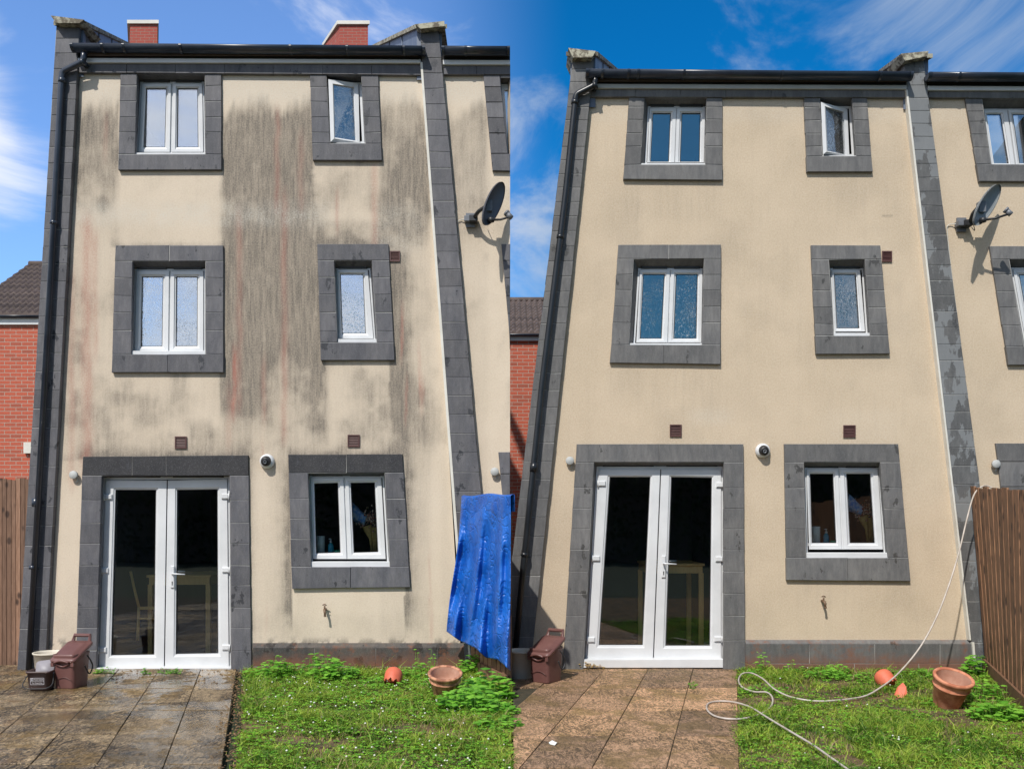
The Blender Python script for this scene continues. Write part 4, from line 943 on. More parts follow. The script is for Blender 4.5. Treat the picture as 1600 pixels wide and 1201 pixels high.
# dead litter and soil clods on the paving edge
mb = MB()
for i in range(900):
    if i % 3 < 2:
        d = random.uniform(.02, 4.3); x = edgeL(d) - abs(random.gauss(0, .07))
    else: d = random.uniform(.0, .9); x = random.uniform(-5.4, -2.9)
    r = random.uniform(.003, .012); mb.lathe([(r, 0), (r * 1.1, r * .4), (r * .4, r * .8)], (x, -d, .018), 5, tone=random.random(), smooth=False, cap1=True)
M['debris'] = nmat('debris', (.06, .035, .02), (.24, .15, .07), 60, .95, tone=.4)
tag(mb.build('leaf_litter', M['debris']), 'brown crumbs of soil and dead leaf along the wet paving', 'debris', kind='stuff')
def tuft(px, py, wpx, label, dry=False):
    mb = MB(); g = G(px, py, .02); n = int(22 * wpx / 20)
    for i in range(n):
        x = g.x + random.uniform(-.5, .5) * wpx / 150; y = g.y + random.uniform(-.03, .02); z = random.uniform(.03, .10)
        a = random.uniform(0, 6.28); tip = Vector((x + .03 * math.cos(a), y - .02, z)); mb.tube([(x, y, .015), tip], [.0016, .0008], 4, tone=.2)
        for k in range(4):
            b = random.uniform(0, 6.28); leaf(mb, Vector((x, y, .015)).lerp(tip, random.uniform(.4, 1)), (math.cos(b), math.sin(b) - .4, random.uniform(0, .6)), random.uniform(.008, .02), random.random())
    top('weed_tuft', mb, M['straw'] if dry else M['weed'], label, 'weed', 'weeds rooted at the foot of the white doors')
tuft(163, 1052, 32, 'bushiest green weed tuft under the left hinge side of the wet white doors'); tuft(230, 1053, 14, 'small round weed tuft under the left door leaf of the stained house'); tuft(268, 1052, 34, 'long low weed tuft below where the stained house doors meet')
tuft(925, 1044, 40, 'dry straggling weed between brown bin and white doors of the clean house', True); tuft(990, 1042, 14, 'small weed below the left leaf of the clean white doors'); tuft(1035, 1042, 30, 'spreading weed below the middle of the clean white doors')
tuft(1083, 1075, 12, 'tiny weed in a joint of the orange paving'); 

# ================================================================== FENCES AND TARPAULIN
def fence(label, base0, base1, top0, top1, n, mat, group=None, gravel=True, rail=True):
    b0, b1, t0, t1 = map(Vector, (base0, base1, top0, top1))
    f = empty('board_fence', (b0 + b1) / 2, label, 'fence', group)
    dirv = (b1 - b0).normalized(); nrm = dirv.cross(Vector((0, 0, 1))).normalized()
    mb = MB()
    for i in range(n):
        a, c = i / n, (i + 1.12) / n; zz = random.uniform(-.016, .012)
        P = [b0.lerp(b1, a), b0.lerp(b1, c), t0.lerp(t1, c), t0.lerp(t1, a)]
        P[2] = P[2] + Vector((0, 0, zz)); P[3] = P[3] + Vector((0, 0, zz))
        fr_ = [P[0] + nrm * .008, P[1] + nrm * .015, P[2] + nrm * .015, P[3] + nrm * .008]; bk = [p - nrm * .004 for p in P]
        mb.loft([bk, fr_], cap0=True, cap1=True, tone=random.random())
    mb.build('boards', mat, f)
    if gravel:
        m2 = MB(); P = [b0 + Vector((0, 0, -.1)), b1 + Vector((0, 0, -.1)), b1 + Vector((0, 0, .15)), b0 + Vector((0, 0, .15))]
        m2.loft([[p + nrm * .021 for p in P], [p + nrm * .045 for p in P]], cap0=True, cap1=True, tone=.2); m2.build('gravel_board', mat, f)
        if not rail: return f
        m2 = MB(); u = Vector((0, 0, .012)); P = [t0 + u, t1 + u]
        m2.loft([[p + nrm * .035 - u * 1.4, p + nrm * .035 + u, p - nrm * .03 + u, p - nrm * .03 - u * 1.4] for p in P], cap0=True, cap1=True, tone=.5); m2.build('capping_rail', mat, f)
    return f
fence('short wet board fence hidden under the blue tarpaulin', (-.425, -.09, 0), (-.012, -1.2, 0), (-.50, -.09, 1.84), (-.012, -1.2, 1.84), 9, M['fence'])
fence('knotty brown board fence with hose over it beside the clean house', (5.10, -.1, 0), (4.1, -2.95, 0), (4.93, -.1, 1.99), (4.14, -2.95, 1.86), 15, M['fenceR'], rail=False)
a = W(-40, 748, -.35); b_ = W(46, 748, -.35)
fence('weathered vertical board fence at the far left beyond the stone pier', (a.x, .35, 0), (b_.x, .35, 0), (a.x, .35, a.z), (b_.x, .35, b_.z), 12, M['fence_old'], gravel=False)
# tarpaulin
nu, nv = 90, 110; mb = MB(); vs = []; fs = []
def tl_edge(v): return (lerp(721, 700, v ** .9) + 2.5 * math.sin(v * 5), lerp(776, 986, v))
def bot(u): return np.interp(u, [0, .2, .45, .62, .8, 1], [986, 1000, 1012, 1027, 1030, 1047])
for j in range(nv + 1):
    v = j / nv
    for i in range(nu + 1):
        u = i / nu; l = tl_edge(v); px = lerp(l[0], 797.5, u)
        py = lerp(lerp(775, 773, u) + 1.5 * math.sin(u * 9), bot(u), v)
        d = .24 + 1.08 * u + (.045 + .075 * v) * (math.sin(u * 15 + 1.3 * math.sin(v * 3) + .6) * .8 + .5 * math.sin(u * 31 + v * 4)) * min(1, .25 + v * 2) + .015 * math.sin(v * 23 + u * 9) 
        d += .02 * (vn(np.array(u * 9.), np.array(v * 8.)) - .5) + .05
        vs.append(W(px, py, float(d)))
for j in range(nv):
    for i in range(nu):
        k = j * (nu + 1) + i; fs.append([k, k + nu + 1, k + nu + 2, k + 1])
# fold over the fence top and a flap behind
top_row = [vs[i] for i in range(nu + 1)]; n0 = len(vs)
for off, dz in ((.02, .012), (.04, .008), (.045, -.15)):
    vs += [p + Vector((off, 0, dz)) for p in top_row]
prev = 0
for r in range(3):
    for i in range(nu):
        a_ = (i if r == 0 else n0 + (r - 1) * (nu + 1) + i); c_ = n0 + r * (nu + 1) + i
        fs.append([a_, a_ + 1, c_ + 1, c_])
mb.add(vs, fs, smooth=True)
tp = top('tarpaulin', mb, M['tarp'], 'creased bright blue plastic tarpaulin draped over the short fence', 'tarpaulin')
sm = tp.modifiers.new('thickness', 'SOLIDIFY'); sm.thickness = .004

# ================================================================== WALL FITTINGS
def sat_dish(c, major, minor, depthv, base, label, arm_end, colr=None):
    C = W(*c); t = empty('satellite_dish', W(*base), label, 'satellite dish', 'satellite dishes on neighbouring houses')
    U = W(c[0] + major[0], c[1] + major[1], c[2] - .03) - C; V = W(c[0] + minor[0], c[1] + minor[1], c[2] - depthv) - C
    nrm = U.cross(V).normalized()
    if nrm.x < 0: nrm = -nrm
    mb = MB(); loops = []; nn = 40
    for r, h in ((1, .012), (1.0, -.002), (.96, -.006), (.8, -.022), (.5, -.043), (.02, -.055)):
        loops.append([C + (U * math.cos(a) + V * math.sin(a)) * r + nrm * h for a in [2 * math.pi * k / nn for k in range(nn)]])
    bk = [[p - nrm * .006 for p in l] for l in loops]
    mb.loft(loops, cap1=True, smooth=True); mb.loft([loops[0], bk[0]], smooth=True); mb.loft(bk[::-1], cap0=True, smooth=True)
    mb.build('reflector', M['dish' if c[0] < 1000 else 'dishR'], t)
    b = W(*base); mb = MB(); back = C - nrm * .08 - U * .1
    mb.box((b.x, b.y + .03, b.z), (.05, .012, .075)); mb.box((b.x - .03, b.y, b.z), (.035, .045, .03), bev=.005); mb.build('wall_bracket', M['grey_metal'], t)
    mb = MB(); mb.tube(catmull([b + Vector((.02, .02, -.01)), b + Vector((.05, -.06, .01)), b.lerp(back, .55) + Vector((0, -.04, 0)), back]), .021, 10)
    mb.box(tuple(b + Vector((.035, -.02, -.005))), (.045, .05, .035), bev=.008); mb.build('mast', M['dark'], t)
    mb = MB(); k = C - nrm * .05 - U * .12; mb.box(tuple(k), (.035, .035, .06), bev=.006); mb.build('clamp', M['grey_metal'], t)
    s = C - U * .78 + nrm * .02; e = W(*arm_end)
    mb = MB(); mb.lathe([(.001, -.03), (.035, -.02), (.035, .02), (.001, .03)], tuple(s), 14); mb.tube([s, s.lerp(e, .5) + Vector((0, 0, -.012)), e], [.014, .012, .012], 8); mb.build('feed_arm', M['dark'], t)
    mb = MB(); mb.tube([e + Vector((.02, 0, -.01)), e + Vector((-.02, .01, .035))], .028, 12); mb.tube([e + Vector((-.02, .01, .035)), e + Vector((-.035, .015, .05))], .034, 12); mb.build('receiver', M['grey_metal'], t)
    return t
dL = sat_dish((771,318,.30), (8,-33), (15,-8), .13, (735,343,.05), 'dark grey satellite dish at the stained wall edge above the blue tarpaulin', (796,339,.42))
dR = sat_dish((1542,320,.30), (12,-31), (17,-9), .13, (1504,350,.05), 'grey satellite dish casting its shadow on the clean neighbouring wall', (1577,334,.42))
def cable(parent, pts, r=.005):
    mb = MB(); mb.tube(catmull([W(*p) for p in pts], 6), r, 6); mb.build('cable', M['cable'], parent)
cable(dL, [(733,344,.05),(722,343,.02),(716,346,.012),(715.5,354,.008),(718,420,.008),(727,520,.008),(737,630,.008),(749,745,.008),(753,778,.008)], .0045)
cable(dR, [(1502,351,.05),(1488,350,.02),(1481,353,.012),(1480,362,.008),(1486,420,.008),(1499,520,.008),(1514,640,.008),(1527,735,.008),(1531,765,.008)], .0045)
def loopc(parent, pts):
    mb = MB(); mb.tube(catmull([W(*p) for p in pts], 6), .004, 6); mb.build('loop_cable', M['dark'], parent)
loopc(dL, [(752,325,.15),(757,334,.18),(765,340,.2),(775,342,.25)]); loopc(dR, [(1518,355,.08),(1523,360,.12),(1520,345,.15),(1522,330,.18)])
def cctv(px, py, label):
    c = W(px, py, 0); t = empty('security_camera', c, label, 'camera', 'dome cameras on the house walls'); Mx = Matrix.Translation(c) @ Matrix.Rotation(R(90), 4, 'X')
    mb = MB(); mb.lathe([(.078, 0), (.08, .012), (.078, .03), (.07, .05), (.055, .06)], M=Mx); mb.build('housing', M['upvc'], t)
    Mb = Matrix.Translation(c + Vector((0, -.055, 0))) @ Matrix.Rotation(R(105), 4, 'X')
    mb = MB(); mb.lathe([(.05, 0), (.055, .012), (.05, .035), (.04, .048), (.03, .05)], M=Mb, n=24); mb.build('eyeball', M['dark'], t)
    mb = MB(); mb.lathe([(.02, .05), (.022, .056), (.014, .058), (.012, .05)], M=Mb, n=20, cap1=True); mb.build('lens', M['grey_metal'], t)
cctv(418, 720.5, 'white round security camera on stained wall right of the doors'); cctv(1191, 704, 'white round security camera on clean wall right of the doors')
def tap(px, py, label):
    c = W(px, py, 0); t = empty('garden_tap', c, label, 'tap', 'outside taps')
    mb = MB(); mb.tube([c, c + Vector((0, -.07, 0)), c + Vector((.006, -.085, -.02)), c + Vector((.01, -.09, -.065))], [.013, .014, .013, .010], 10)
    mb.tube([c + Vector((.01, -.09, -.06)), c + Vector((.01, -.09, -.075))], .014, 8); mb.tube([c + Vector((0, -.06, 0)), c + Vector((0, -.062, .045))], .009, 8); mb.build('body', M['brass'], t)
    mb = MB(); mb.tube([c + Vector((-.022, -.062, .048)), c + Vector((0, -.062, .058)), c + Vector((.022, -.062, .045))], .006, 8); mb.tube([c + Vector((0, -.05, -.01)), c + Vector((.03, -.05, -.004))], .004, 6); mb.build('handle', M['brass'], t)
tap(509, 951, 'small old brass tap on the wall under the grimy stone window'); tap(1284, 938, 'small old brass tap casting a shadow under the clean house window')

# ================================================================== BINS, TUBS, POTS
def rrect(w, dpt, r, z, n=5, off=(0, 0)):
    out = []
    for cx, cy, a0 in ((w - r, dpt - r, 0), (-w + r, dpt - r, 90), (-w + r, -dpt + r, 180), (w - r, -dpt + r, 270)):
        for k in range(n + 1):
            a = R(a0 + 90 * k / n); out.append(Vector((cx + r * math.cos(a) + off[0], cy + r * math.sin(a) + off[1], z)))
    return out
def local(o, root, loc, rz):
    root.location = loc; root.rotation_euler = (0, 0, rz)
def food_bin(loc, rz, s, label):
    t = bpy.data.objects.new('food_waste_bin', None); COL.objects.link(t); t.location = loc; t.rotation_euler = (0, 0, rz); t.scale = (s, s, s); t.empty_display_size = .1
    tag(t, label, 'bin', 'brown lidded food waste bins')
    mb = MB(); lo = [rrect(.098 + .014 * k, .125 + .02 * k, .035, z) for k, z in ((0, 0), (.1, .012), (.45, .12), (1, .31), (1.15, .33))]
    lo += [rrect(.103, .135, .03, .33), rrect(.09, .12, .03, .05)]
    mb.loft(lo, cap0=True, cap1=True, smooth=True)
    # raised wave on the front
    P = [Vector((lerp(-.085, .085, k / 14), -.140 - .0035, .085 + .03 * math.sin(math.pi * k / 14))) for k in range(15)]; mb.tube(P, .003, 5)
    P = [Vector((lerp(-.045, .0, k / 14), -.1565, .19 + .02 * math.sin(k))) for k in range(4)]
    mb.build('body', M['brownbin'], t, world=False)
    mb = MB(); Rx = Matrix.Translation(Vector((0, .0, .345))) @ Matrix.Rotation(R(24), 4, 'X')
    ll = [rrect(.128, .185, .04, -.022), rrect(.13, .187, .04, 0), rrect(.118, .172, .035, .012), rrect(.095, .145, .03, .013), rrect(.088, .138, .03, .022), rrect(.05, .1, .03, .026)]
    mb.loft([[Rx @ p for p in l] for l in ll], cap0=True, cap1=True, smooth=True)
    P = [Rx @ Vector((lerp(-.07, .07, k / 14), -.190, -.012 + .022 * math.sin(math.pi * k / 14) * 1)) for k in range(15)]; mb.tube(P, .012, 8)
    P = [Rx @ Vector((lerp(-.07, .07, k / 14), -.186, -.022 - .035 * math.sin(math.pi * k / 14))) for k in range(15)]; mb.tube(P, .009, 8)
    for x in (-.1, .1): mb.box(Rx @ Vector((x, -.183, -.035)), (.014, .008, .022), bev=.003)
    mb.build('lid', M['brownbin'], t, world=False)
    mb = MB(); h = [Vector((-.085, .165, .415)), Vector((-.08, .185, .475)), Vector((.08, .185, .475)), Vector((.085, .165, .415))]; mb.tube(h, .019, 8, smooth=False)
    mb.build('lid_handle', M['brownbin'], t, world=False)
    mb = MB(); c = catmull([Vector((.128, .05, .30)), Vector((.15, .08, .24)), Vector((.155, .10, .18)), Vector((.145, .06, .12)), Vector((.125, .02, .20))]); mb.tube(c, .007, 8)
    mb.build('carry_strap', M['dark'], t, world=False)
    return t
g = G(101, 1080); food_bin((g.x, g.y + .14, .022), R(-6), 1.0, 'brown lidded food bin by the stained house doors next to the dark caddy')
g = G(848, 1071); food_bin((g.x + .04, g.y + .15, .022), R(-34), 1.03, 'brown lidded food bin in the sun beside the cream tub and clean doors')
# small open caddy
g = G(57, 1083); kc = bpy.data.objects.new('kitchen_caddy', None); COL.objects.link(kc); kc.location = (g.x, g.y + .1, .022); kc.rotation_euler = (0, 0, R(4)); kc.empty_display_size = .1
tag(kc, 'small dark brown open caddy with white printed label holding a grey lid', 'caddy')
mb = MB(); mb.loft([rrect(.085, .075, .03, 0), rrect(.092, .082, .03, .02), rrect(.105, .095, .03, .165), rrect(.115, .105, .03, .168), rrect(.115, .105, .03, .185), rrect(.104, .094, .03, .185), rrect(.088, .078, .03, .02)], cap0=True, cap1=True, smooth=True); mb.build('body', M['darkbin'], kc, world=False)
mb = MB(); mb.tube(catmull([Vector((-.115, -.02, .15)), Vector((-.135, -.09, .07)), Vector((-.1, -.13, .035)), Vector((0, -.14, .03)), Vector((.1, -.13, .035)), Vector((.135, -.09, .07)), Vector((.115, -.02, .15))]), .005, 8); mb.build('handle', M['dark'], kc, world=False)
mb = MB(); Rx = Matrix.Translation(Vector((.02, .03, .20))) @ Matrix.Rotation(R(62), 4, 'X') @ Matrix.Rotation(R(8), 4, 'Z')
for a, z, m_ in ((rrect(.085, .075, .03, -.006), 0, 0),): pass
mb.loft([[Rx @ p for p in l] for l in (rrect(.085, .075, .03, -.006), rrect(.088, .078, .03, 0), rrect(.085, .075, .03, .006), rrect(.05, .045, .02, .006), rrect(.046, .041, .02, .012))], cap0=True, cap1=True, smooth=True)
ld = mb.build('lid', M['greylid'], kc, world=False); ld['label'] = 'grey lid leaning in the open caddy'
mb = MB()
for x, z, w_, h_ in ((0, .062, .062, .0012), (0, .124, .062, .0012), (0, .094, .062, .0008)): mb.box((x - .002, -.0975 - (z - .093) * .09, z), (w_, .0012, h_))
for s_ in (-1, 1): mb.box((s_ * .062 - .002, -.0975, .093), (.0012, .0012, .031))
mb.lathe([(.011, 0), (.011, .002), (.007, .002), (.007, 0)], M=Matrix.Translation((-.046, -.0985, .109)) @ Matrix.Rotation(R(90), 4, 'X'), n=16, cap0=False)
mb.build('label', M['ink'], kc, world=False)
def text_part(body, size, loc, parent, name='lettering'):
    cu = bpy.data.curves.new(name, 'FONT'); cu.body = body; cu.size = size; cu.extrude = .0006; cu.align_x = 'CENTER'; cu.align_y = 'CENTER'
    tmp = bpy.data.objects.new('tmp', cu); COL.objects.link(tmp); dg = bpy.context.evaluated_depsgraph_get(); me = bpy.data.meshes.new_from_object(tmp.evaluated_get(dg)); bpy.data.objects.remove(tmp)
    o = bpy.data.objects.new(name, me); me.materials.clear(); me.materials.append(M['ink']); COL.objects.link(o); o.parent = parent; o.location = loc; o.rotation_euler = (R(90 - 4), 0, 0)
text_part('Food waste', .018, (.014, -.100, .109), kc); text_part('The Waste Shop', .0145, (-.002, -.0985, .078), kc)
def tub(loc, r, h, label):
    mb = MB(); mb.lathe([(r * .82, 0), (r * .84, .005), (r * .97, h * .93), (r * 1.03, h * .94), (r * 1.04, h), (r * .97, h), (r * .93, h * .93), (r * .8, .03)], loc, 40, cap1=True)
    return top('tub', mb, M['tub'], label, 'tub')
g = G(70, 1062); tub((g.x, g.y + .12, .02), .165, .25, 'cream round tub behind the dark caddy by the stained wall')
g = G(815, 1064); tub((g.x + .0, g.y + .12, .02), .15, .28, 'cream round tub in front of the clean house pier')
def pot(name, px, py, r, h, tiltx, tilty, label, ribs=True, mat='terra', lift=0):
    g = G(px, py); t = bpy.data.objects.new(name, None); COL.objects.link(t); t.location = g + Vector((0, .08, lift)); t.rotation_euler = (R(tiltx), R(tilty), 0); t.empty_display_size = .1
    tag(t, label, 'plant pot')
    mb = MB(); mb.lathe([(r * .62, 0), (r * .64, .01), (r * .85, h * .66), (r * .92, h * .68), (r * .93, h * .71), (r * .88, h * .73), (r * .94, h * .88), (r * 1.0, h * .90), (r * 1.02, h * .97), (r * .99, h), (r * .86, h), (r * .84, h * .96)], n=48); mb.build('body', M[mat], t)
    t2 = MB(); t2.lathe([(r * .845, h * .965), (r * .76, h * .6), (r * .68, h * .42), (.001, h * .40)], n=48, cap0=False)
    o = bpy.data.objects.new('inside', None)
    me = t2; x = me.build('soil' if 0 else 'inner_wall', M['terra_in'], t, world=False)
    return t
def pot_fix(t):
    for c in t.children: pass
M['terra_old'] = nmat('terracotta_weathered', (.30, .12, .07), (.60, .29, .17), 16, .9, .4, .003, 50, (1, 1, .5), lo=.42, hi=.58)
# build pots in local space (world=False): monkey-safe
_old = MB.build
def _loc_build(s, name, mat, parent=None, world=True): return _old(s, name, mat, parent, False)
MB.build = _loc_build
pot('flower_pot', 694, 1091, .157, .25, 17, 2, 'weathered ridged terracotta pot in the weeds by the blue tarpaulin', mat='terra_old')
pot('flower_pot', 1484, 1106, .168, .30, 21, 5, 'large clean terracotta pot tilted in grass by the brown fence')
def broken(px, py, r, label, rot):
    g = G(px, py); t = bpy.data.objects.new('broken_pot', None); COL.objects.link(t); t.location = g + Vector((0, .12, r * .95)); t.rotation_euler = tuple(map(R, rot)); t.empty_display_size = .1
    tag(t, label, 'plant pot', 'small broken pots lying by the plinths')
    # rounded clay pot, rim chipped away along a ragged edge
    mb = MB(); n = 32; loops = []
    for q, z in ((.02, 1.1), (.5, 1.06), (.8, .85), (.97, .5), (1.0, .1), (.97, -.3), (.92, -.7)):
        loops.append([Vector((r * q * math.cos(6.2832 * k / n), r * q * math.sin(6.2832 * k / n), r * z + (r * .28 * math.sin(k * 1.7) * random.uniform(.4, 1) if z < -.5 else 0))) for k in range(n)])
    inn = [[Vector((p.x * .88, p.y * .88, p.z - (.008 if i < 4 else 0))) for p in l] for i, l in enumerate(loops)]
    mb.loft(loops[::-1] + inn, cap0=False, cap1=True, smooth=True); mb.build('shell', M['plastic_red'], t)
    mb = MB()
    for k in range(6): a = k * 1.05; mb.lathe([(.006, 0), (.006, .002), (.001, .002)], (r * .5 * math.cos(a), r * .5 * math.sin(a), r * 1.075), 8)
    mb.build('drain_holes', M['gasket'], t)
broken(612, 1074, .088, 'small broken orange red pot lying against the dark wet plinth', (-38, 8, 0))
broken(1391, 1078, .088, 'small broken orange red pot behind the hose by the clean plinth', (-42, -22, 10))
MB.build = _old
mb = MB(); g = G(1408, 1090); P = [g + Vector((x * .001, y * .001 - .0, z * .001)) for x, y, z in ((-48, 40, 20), (-10, 60, 90), (35, 60, 130), (55, 40, 95), (50, 10, 40), (10, -10, 5), (-30, 0, 0))]
mb.loft([P, [p + Vector((.004, -.012, .004)) for p in P]], cap0=True, cap1=True); top('pot_shard', mb, M['plastic_red'], 'curved orange red shard leaning on the broken pot in the right grass', 'shard')
# scrap of white paper
mb = MB(); g = G(864, 1162, .026); P = [g + Vector((x, y, z)) for x, y, z in ((-.02, -.02, .004), (.012, -.035, 0), (.03, 0, .012), (.02, .04, .002), (-.004, .03, .02), (-.03, .015, .006))]
mb.loft([P, [p + Vector((0, 0, .003)) for p in P]], cap0=True, cap1=True); top('paper_scrap', mb, M['paper'], 'scrap of crumpled white paper lying on the orange paving', 'paper')
# hose
pts = [W(1583, 800, 1.2), W(1560, 770, .9), W(1543, 759, .5), W(1531, 762, .42), W(1521, 775, .46), W(1511, 810, .55), W(1499, 860, .66), W(1484, 910, .8), W(1464, 962, .98), W(1438, 1010, 1.18), W(1405, 1050, 1.36), W(1375, 1074, 1.5), W(1347, 1088, 1.6)]
for x, y, z in ((1300,1094,.03),(1268,1094,.03),(1235,1088,.04),(1210,1076,.06),(1192,1060,.09),(1174,1051,.09),(1160,1052,.06),(1154,1062,.05),(1160,1073,.05),(1178,1080,.05),(1198,1081,.06),(1207,1090,.05),(1204,1104,.04),(1185,1116,.035),(1160,1122,.035),(1135,1122,.035),(1115,1117,.035),(1105,1108,.035),(1106,1099,.035),(1120,1095,.035),(1145,1096,.04),(1172,1104,.05),(1200,1121,.06),(1240,1145,.05),(1270,1163,.05),(1300,1184,.05),(1340,1212,.05)):
    pts.append(G(x, y, z))
mb = MB(); mb.tube(catmull(pts, 8), .0080, 10); top('garden_hose', mb, M['hose'], 'pale garden hose hanging off the brown fence and looping over paving and grass', 'hose')

# ================================================================== INDOORS
def dtable(x0, x1, ytop, dist, zf, label, dep=.8):
    a = W(x0, ytop, DIST - dist) ; b = W(x1, ytop, DIST - dist); t = empty('dining_table', Vector(((a.x + b.x) / 2, a.y + dep / 2, zf)), label, 'table', 'pine dining tables')
    mb = MB(); mb.box(((a.x + b.x) / 2, a.y + dep / 2, a.z - .014), ((b.x - a.x) / 2, dep / 2, .014), bev=.003); mb.build('table_top', M['pine'], t)
    mb = MB(); mb.box(((a.x + b.x) / 2, a.y + dep / 2, a.z - .07), ((b.x - a.x) / 2 - .02, dep / 2 - .02, .042)); mb.build('apron', M['pine'], t)
    for sx_ in (a.x + .035, b.x - .035):
        for sy_ in (a.y + .035, a.y + dep - .035):
            mb = MB(); mb.box((sx_, sy_, (a.z - .11 + zf) / 2), (.026, .026, (a.z - .11 - zf) / 2)); mb.build('leg', M['pine'], t)
dtable(229, 329, 898, 10.6, .07, 'light pine table seen through the wet white doors')
dtable(1010, 1101, 880, 10.55, .07, 'pine table in the dark room behind the clean white doors')
ch = empty('dining_chair', W(222, 960, -1.0), 'light wood dining chair beside the pine table behind the glass', 'chair')
def cp(x, y, d=-.5): return W(x, y, d)
mb = MB(); mb.loft([[cp(217, 947), cp(247, 947), cp(247, 947, -.85), cp(217, 947, -.85)], [cp(217, 952), cp(247, 952), cp(247, 952, -.85), cp(217, 952, -.85)]][::-1], cap0=True, cap1=True); mb.build('seat', M['pine'], ch)
for d in (-.5, -.8):
    mb = MB(); mb.tube([cp(204, 892, d), cp(210, 920, d), cp(217, 948, d)], .016, 8); mb.tube([cp(217, 948, d), cp(215, 1000, d)], .018, 8); mb.build('rear_leg', M['pine'], ch)
    mb = MB(); mb.tube([cp(244, 950, d), cp(245, 998, d)], .018, 8); mb.build('front_leg', M['pine'], ch)
mb = MB(); mb.tube([cp(217, 966), cp(245, 966)], .012, 8); mb.tube([cp(216, 966), cp(216, 966, -.8)], .01, 6); mb.build('stretcher', M['pine'], ch)
mb = MB()
for y, x in ((897, 205), (915, 209)): mb.tube([cp(x, y), cp(x, y, -.8)], .016, 8)
mb.build('backrest', M['pine'], ch)
def sill_items(x0, y0, side, grp):
    """things standing on the inside window board; x0,y0 = lower left corner of the left pane"""
    d = -.26; z = W(0, y0, d).z; lab = {'L': 'stained', 'R': 'clean'}[side]
    mb = MB(); c = W(x0 + 9, y0, d); mb.lathe([(.045, -.002), (.045, .185), (.018, .186), (.018, .15)], tuple(c), 24, cap1=True)
    top('kitchen_roll', mb, M['paper'], 'upright white kitchen roll inside the ground floor window of the %s house' % lab, 'kitchen roll')
    t = empty('soap_bottle', W(x0 + 25, y0, d), 'blue soap bottle with white pump inside the %s house window' % lab, 'bottle')
    c = W(x0 + 25, y0, d); mb = MB(); mb.lathe([(.028, 0), (.032, .01), (.032, .08), (.014, .105), (.013, .112)], tuple(c), 20, cap1=True); mb.build('bottle_body', M['soap'], t)
    mb = MB(); mb.lathe([(.015, .11), (.015, .128), (.005, .13), (.005, .15), (.012, .15), (.012, .158)], tuple(c), 14, cap1=True); mb.tube([c + Vector((0, 0, .154)), c + Vector((-.025, -.01, .152))], .005, 6); mb.build('pump', M['upvc'], t)
    mb = MB(); c = W(x0 + 38, y0 - 1.5, d); mb.box(tuple(c), (.045, .025, .018), bev=.006); top('sponge', mb, M['green'], 'green sponge lying beside the soap bottle in the %s house window' % lab, 'sponge')
    x1 = x0 + (59 if side == 'L' else 60); yb = y0
    t = empty('dried_bouquet', W(x1 + 36, yb, -.32), 'dried flower bunch in blue patterned wrap inside the %s house window' % lab, 'flowers')
    mb = MB(); mb.tube([W(x1 + 30, yb - 1, -.34), W(x1 + 28, yb - 22, -.34), W(x1 + 22, yb - 42, -.33)], [.012, .018, .06], 10); mb.tube([W(x1 + 35, yb - 1, -.36), W(x1 + 34, yb - 40, -.36)], [.02, .05], 10); mb.build('stems', M['straw'], t)
    mb = MB()
    for i in range(130):
        u = random.random(); c = W(x1 + lerp(8, 36, u) + random.gauss(0, 3), yb + lerp(-52, -50, u) + random.gauss(0, 8), random.uniform(-.38, -.26)); r = random.uniform(.006, .014)
        mb.lathe([(r * .4, -r), (r, 0), (r * .5, r)], tuple(c), 6, tone=random.random(), smooth=False, cap1=True)
    mb.build('flower_heads', M['flower'], t)
    mb = MB(); A = W(x1 - 4, yb - 66, -.25); B = W(x1 + 20, yb - 50, -.30)
    L1 = []
    for s, r in ((0, .085), (.3, .075), (.7, .055), (1, .05)):
        c = A.lerp(B, s); L1.append([c + Vector((.3 * r * math.cos(a), r * .6 * math.sin(a), r * math.cos(a) * (1 + .15 * math.sin(5 * a)))) for a in [6.2832 * k / 20 for k in range(20)]])
    mb.loft(L1, smooth=True); mb.build('wrap', M['bluewrap'], t)
sill_items(492, 863, 'L', ''); sill_items(1266, 848, 'R', '')
mb = MB(); mb.block([(484,863.5),(610,863.5),(610,868),(484,868)], -.16, -.5); mb.build('window_board', M['upvc'], hL)
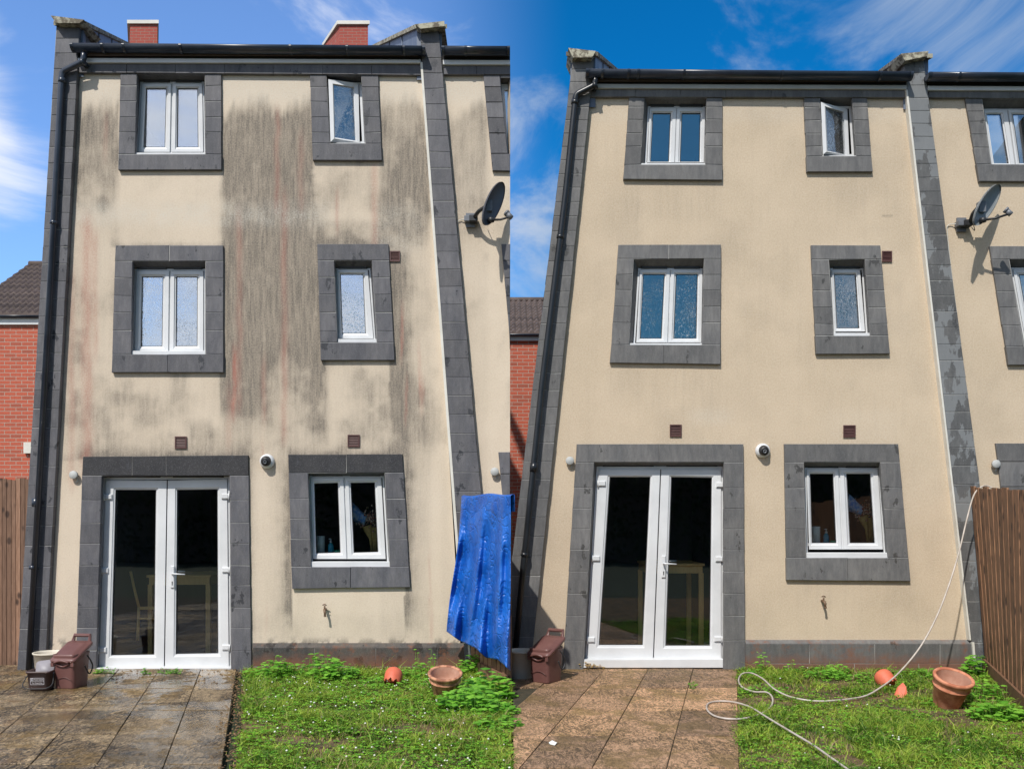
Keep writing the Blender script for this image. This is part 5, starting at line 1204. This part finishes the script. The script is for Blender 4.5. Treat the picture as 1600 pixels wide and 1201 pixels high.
mb = MB(); mb.block([(1258,848.5),(1388,848.5),(1388,853),(1258,853)], -.16, -.5); mb.build('window_board', M['upvc'], hR)

# ================================================================== GARDEN BEHIND THE CAMERA (seen only in the glass)
def leaf_cloud(mb, c, rad, n, s):
    for i in range(n):
        v = Vector((random.gauss(0, 1), random.gauss(0, 1), random.gauss(0, 1))).normalized() * random.uniform(.55, 1.05)
        p = Vector((c[0] + v.x * rad[0], c[1] + v.y * rad[1], c[2] + v.z * rad[2])); a = Vector((random.gauss(0, 1), random.gauss(0, 1), random.gauss(0, 1))).normalized(); b = a.orthogonal().normalized()
        mb.add([p - a * s, p + b * s * .5, p + a * s, p - b * s * .5], [[0, 1, 2, 3]], random.random())
def back_tree(x, y, h, label):
    t = empty('garden_tree', (x, y, 0), label, 'tree'); mb = MB(); mb.tube([(x, y, 0), (x + .1, y, h * .5), (x - .1, y, h * .9)], [.16, .11, .03], 8); mb.build('trunk', M['bark'], t)
    mb = MB()
    for i in range(9):
        z = random.uniform(.4, 1) * h; w = 1.5 * (1.15 - z / h) + .35; leaf_cloud(mb, (x + random.uniform(-.5, .5), y + random.uniform(-.5, .5), z - .3), (w, w, .6), 420, .09)
    mb.build('crown', M['hedge'], t)
back_tree(-4.1, -24, 7.6, 'dark leafy tree across the garden reflected in the stained house glass'); back_tree(8.6, -24, 8.0, 'dark leafy tree across the garden reflected in the clean house glass')
hd = empty('hedge', (0, -25, 0), 'tall dark clipped hedge closing the far side of the garden', 'hedge')
mb = MB(); mb.box((0, -25.4, 1.7), (18, .5, 1.7)); mb.build('stems', M['bark'], hd)
mb = MB()
for i in range(9000):
    p = Vector((random.uniform(-18, 18), -24.9 + random.uniform(-.2, .25), random.uniform(0, 3.7))); a = Vector((random.gauss(0, 1), random.gauss(0, .3), random.gauss(0, 1))).normalized(); b = a.orthogonal().normalized()
    mb.add([p - a * .11, p + b * .07, p + a * .11, p - b * .07], [[0, 1, 2, 3]], random.random())
mb.build('leaves', M['hedge'], hd)
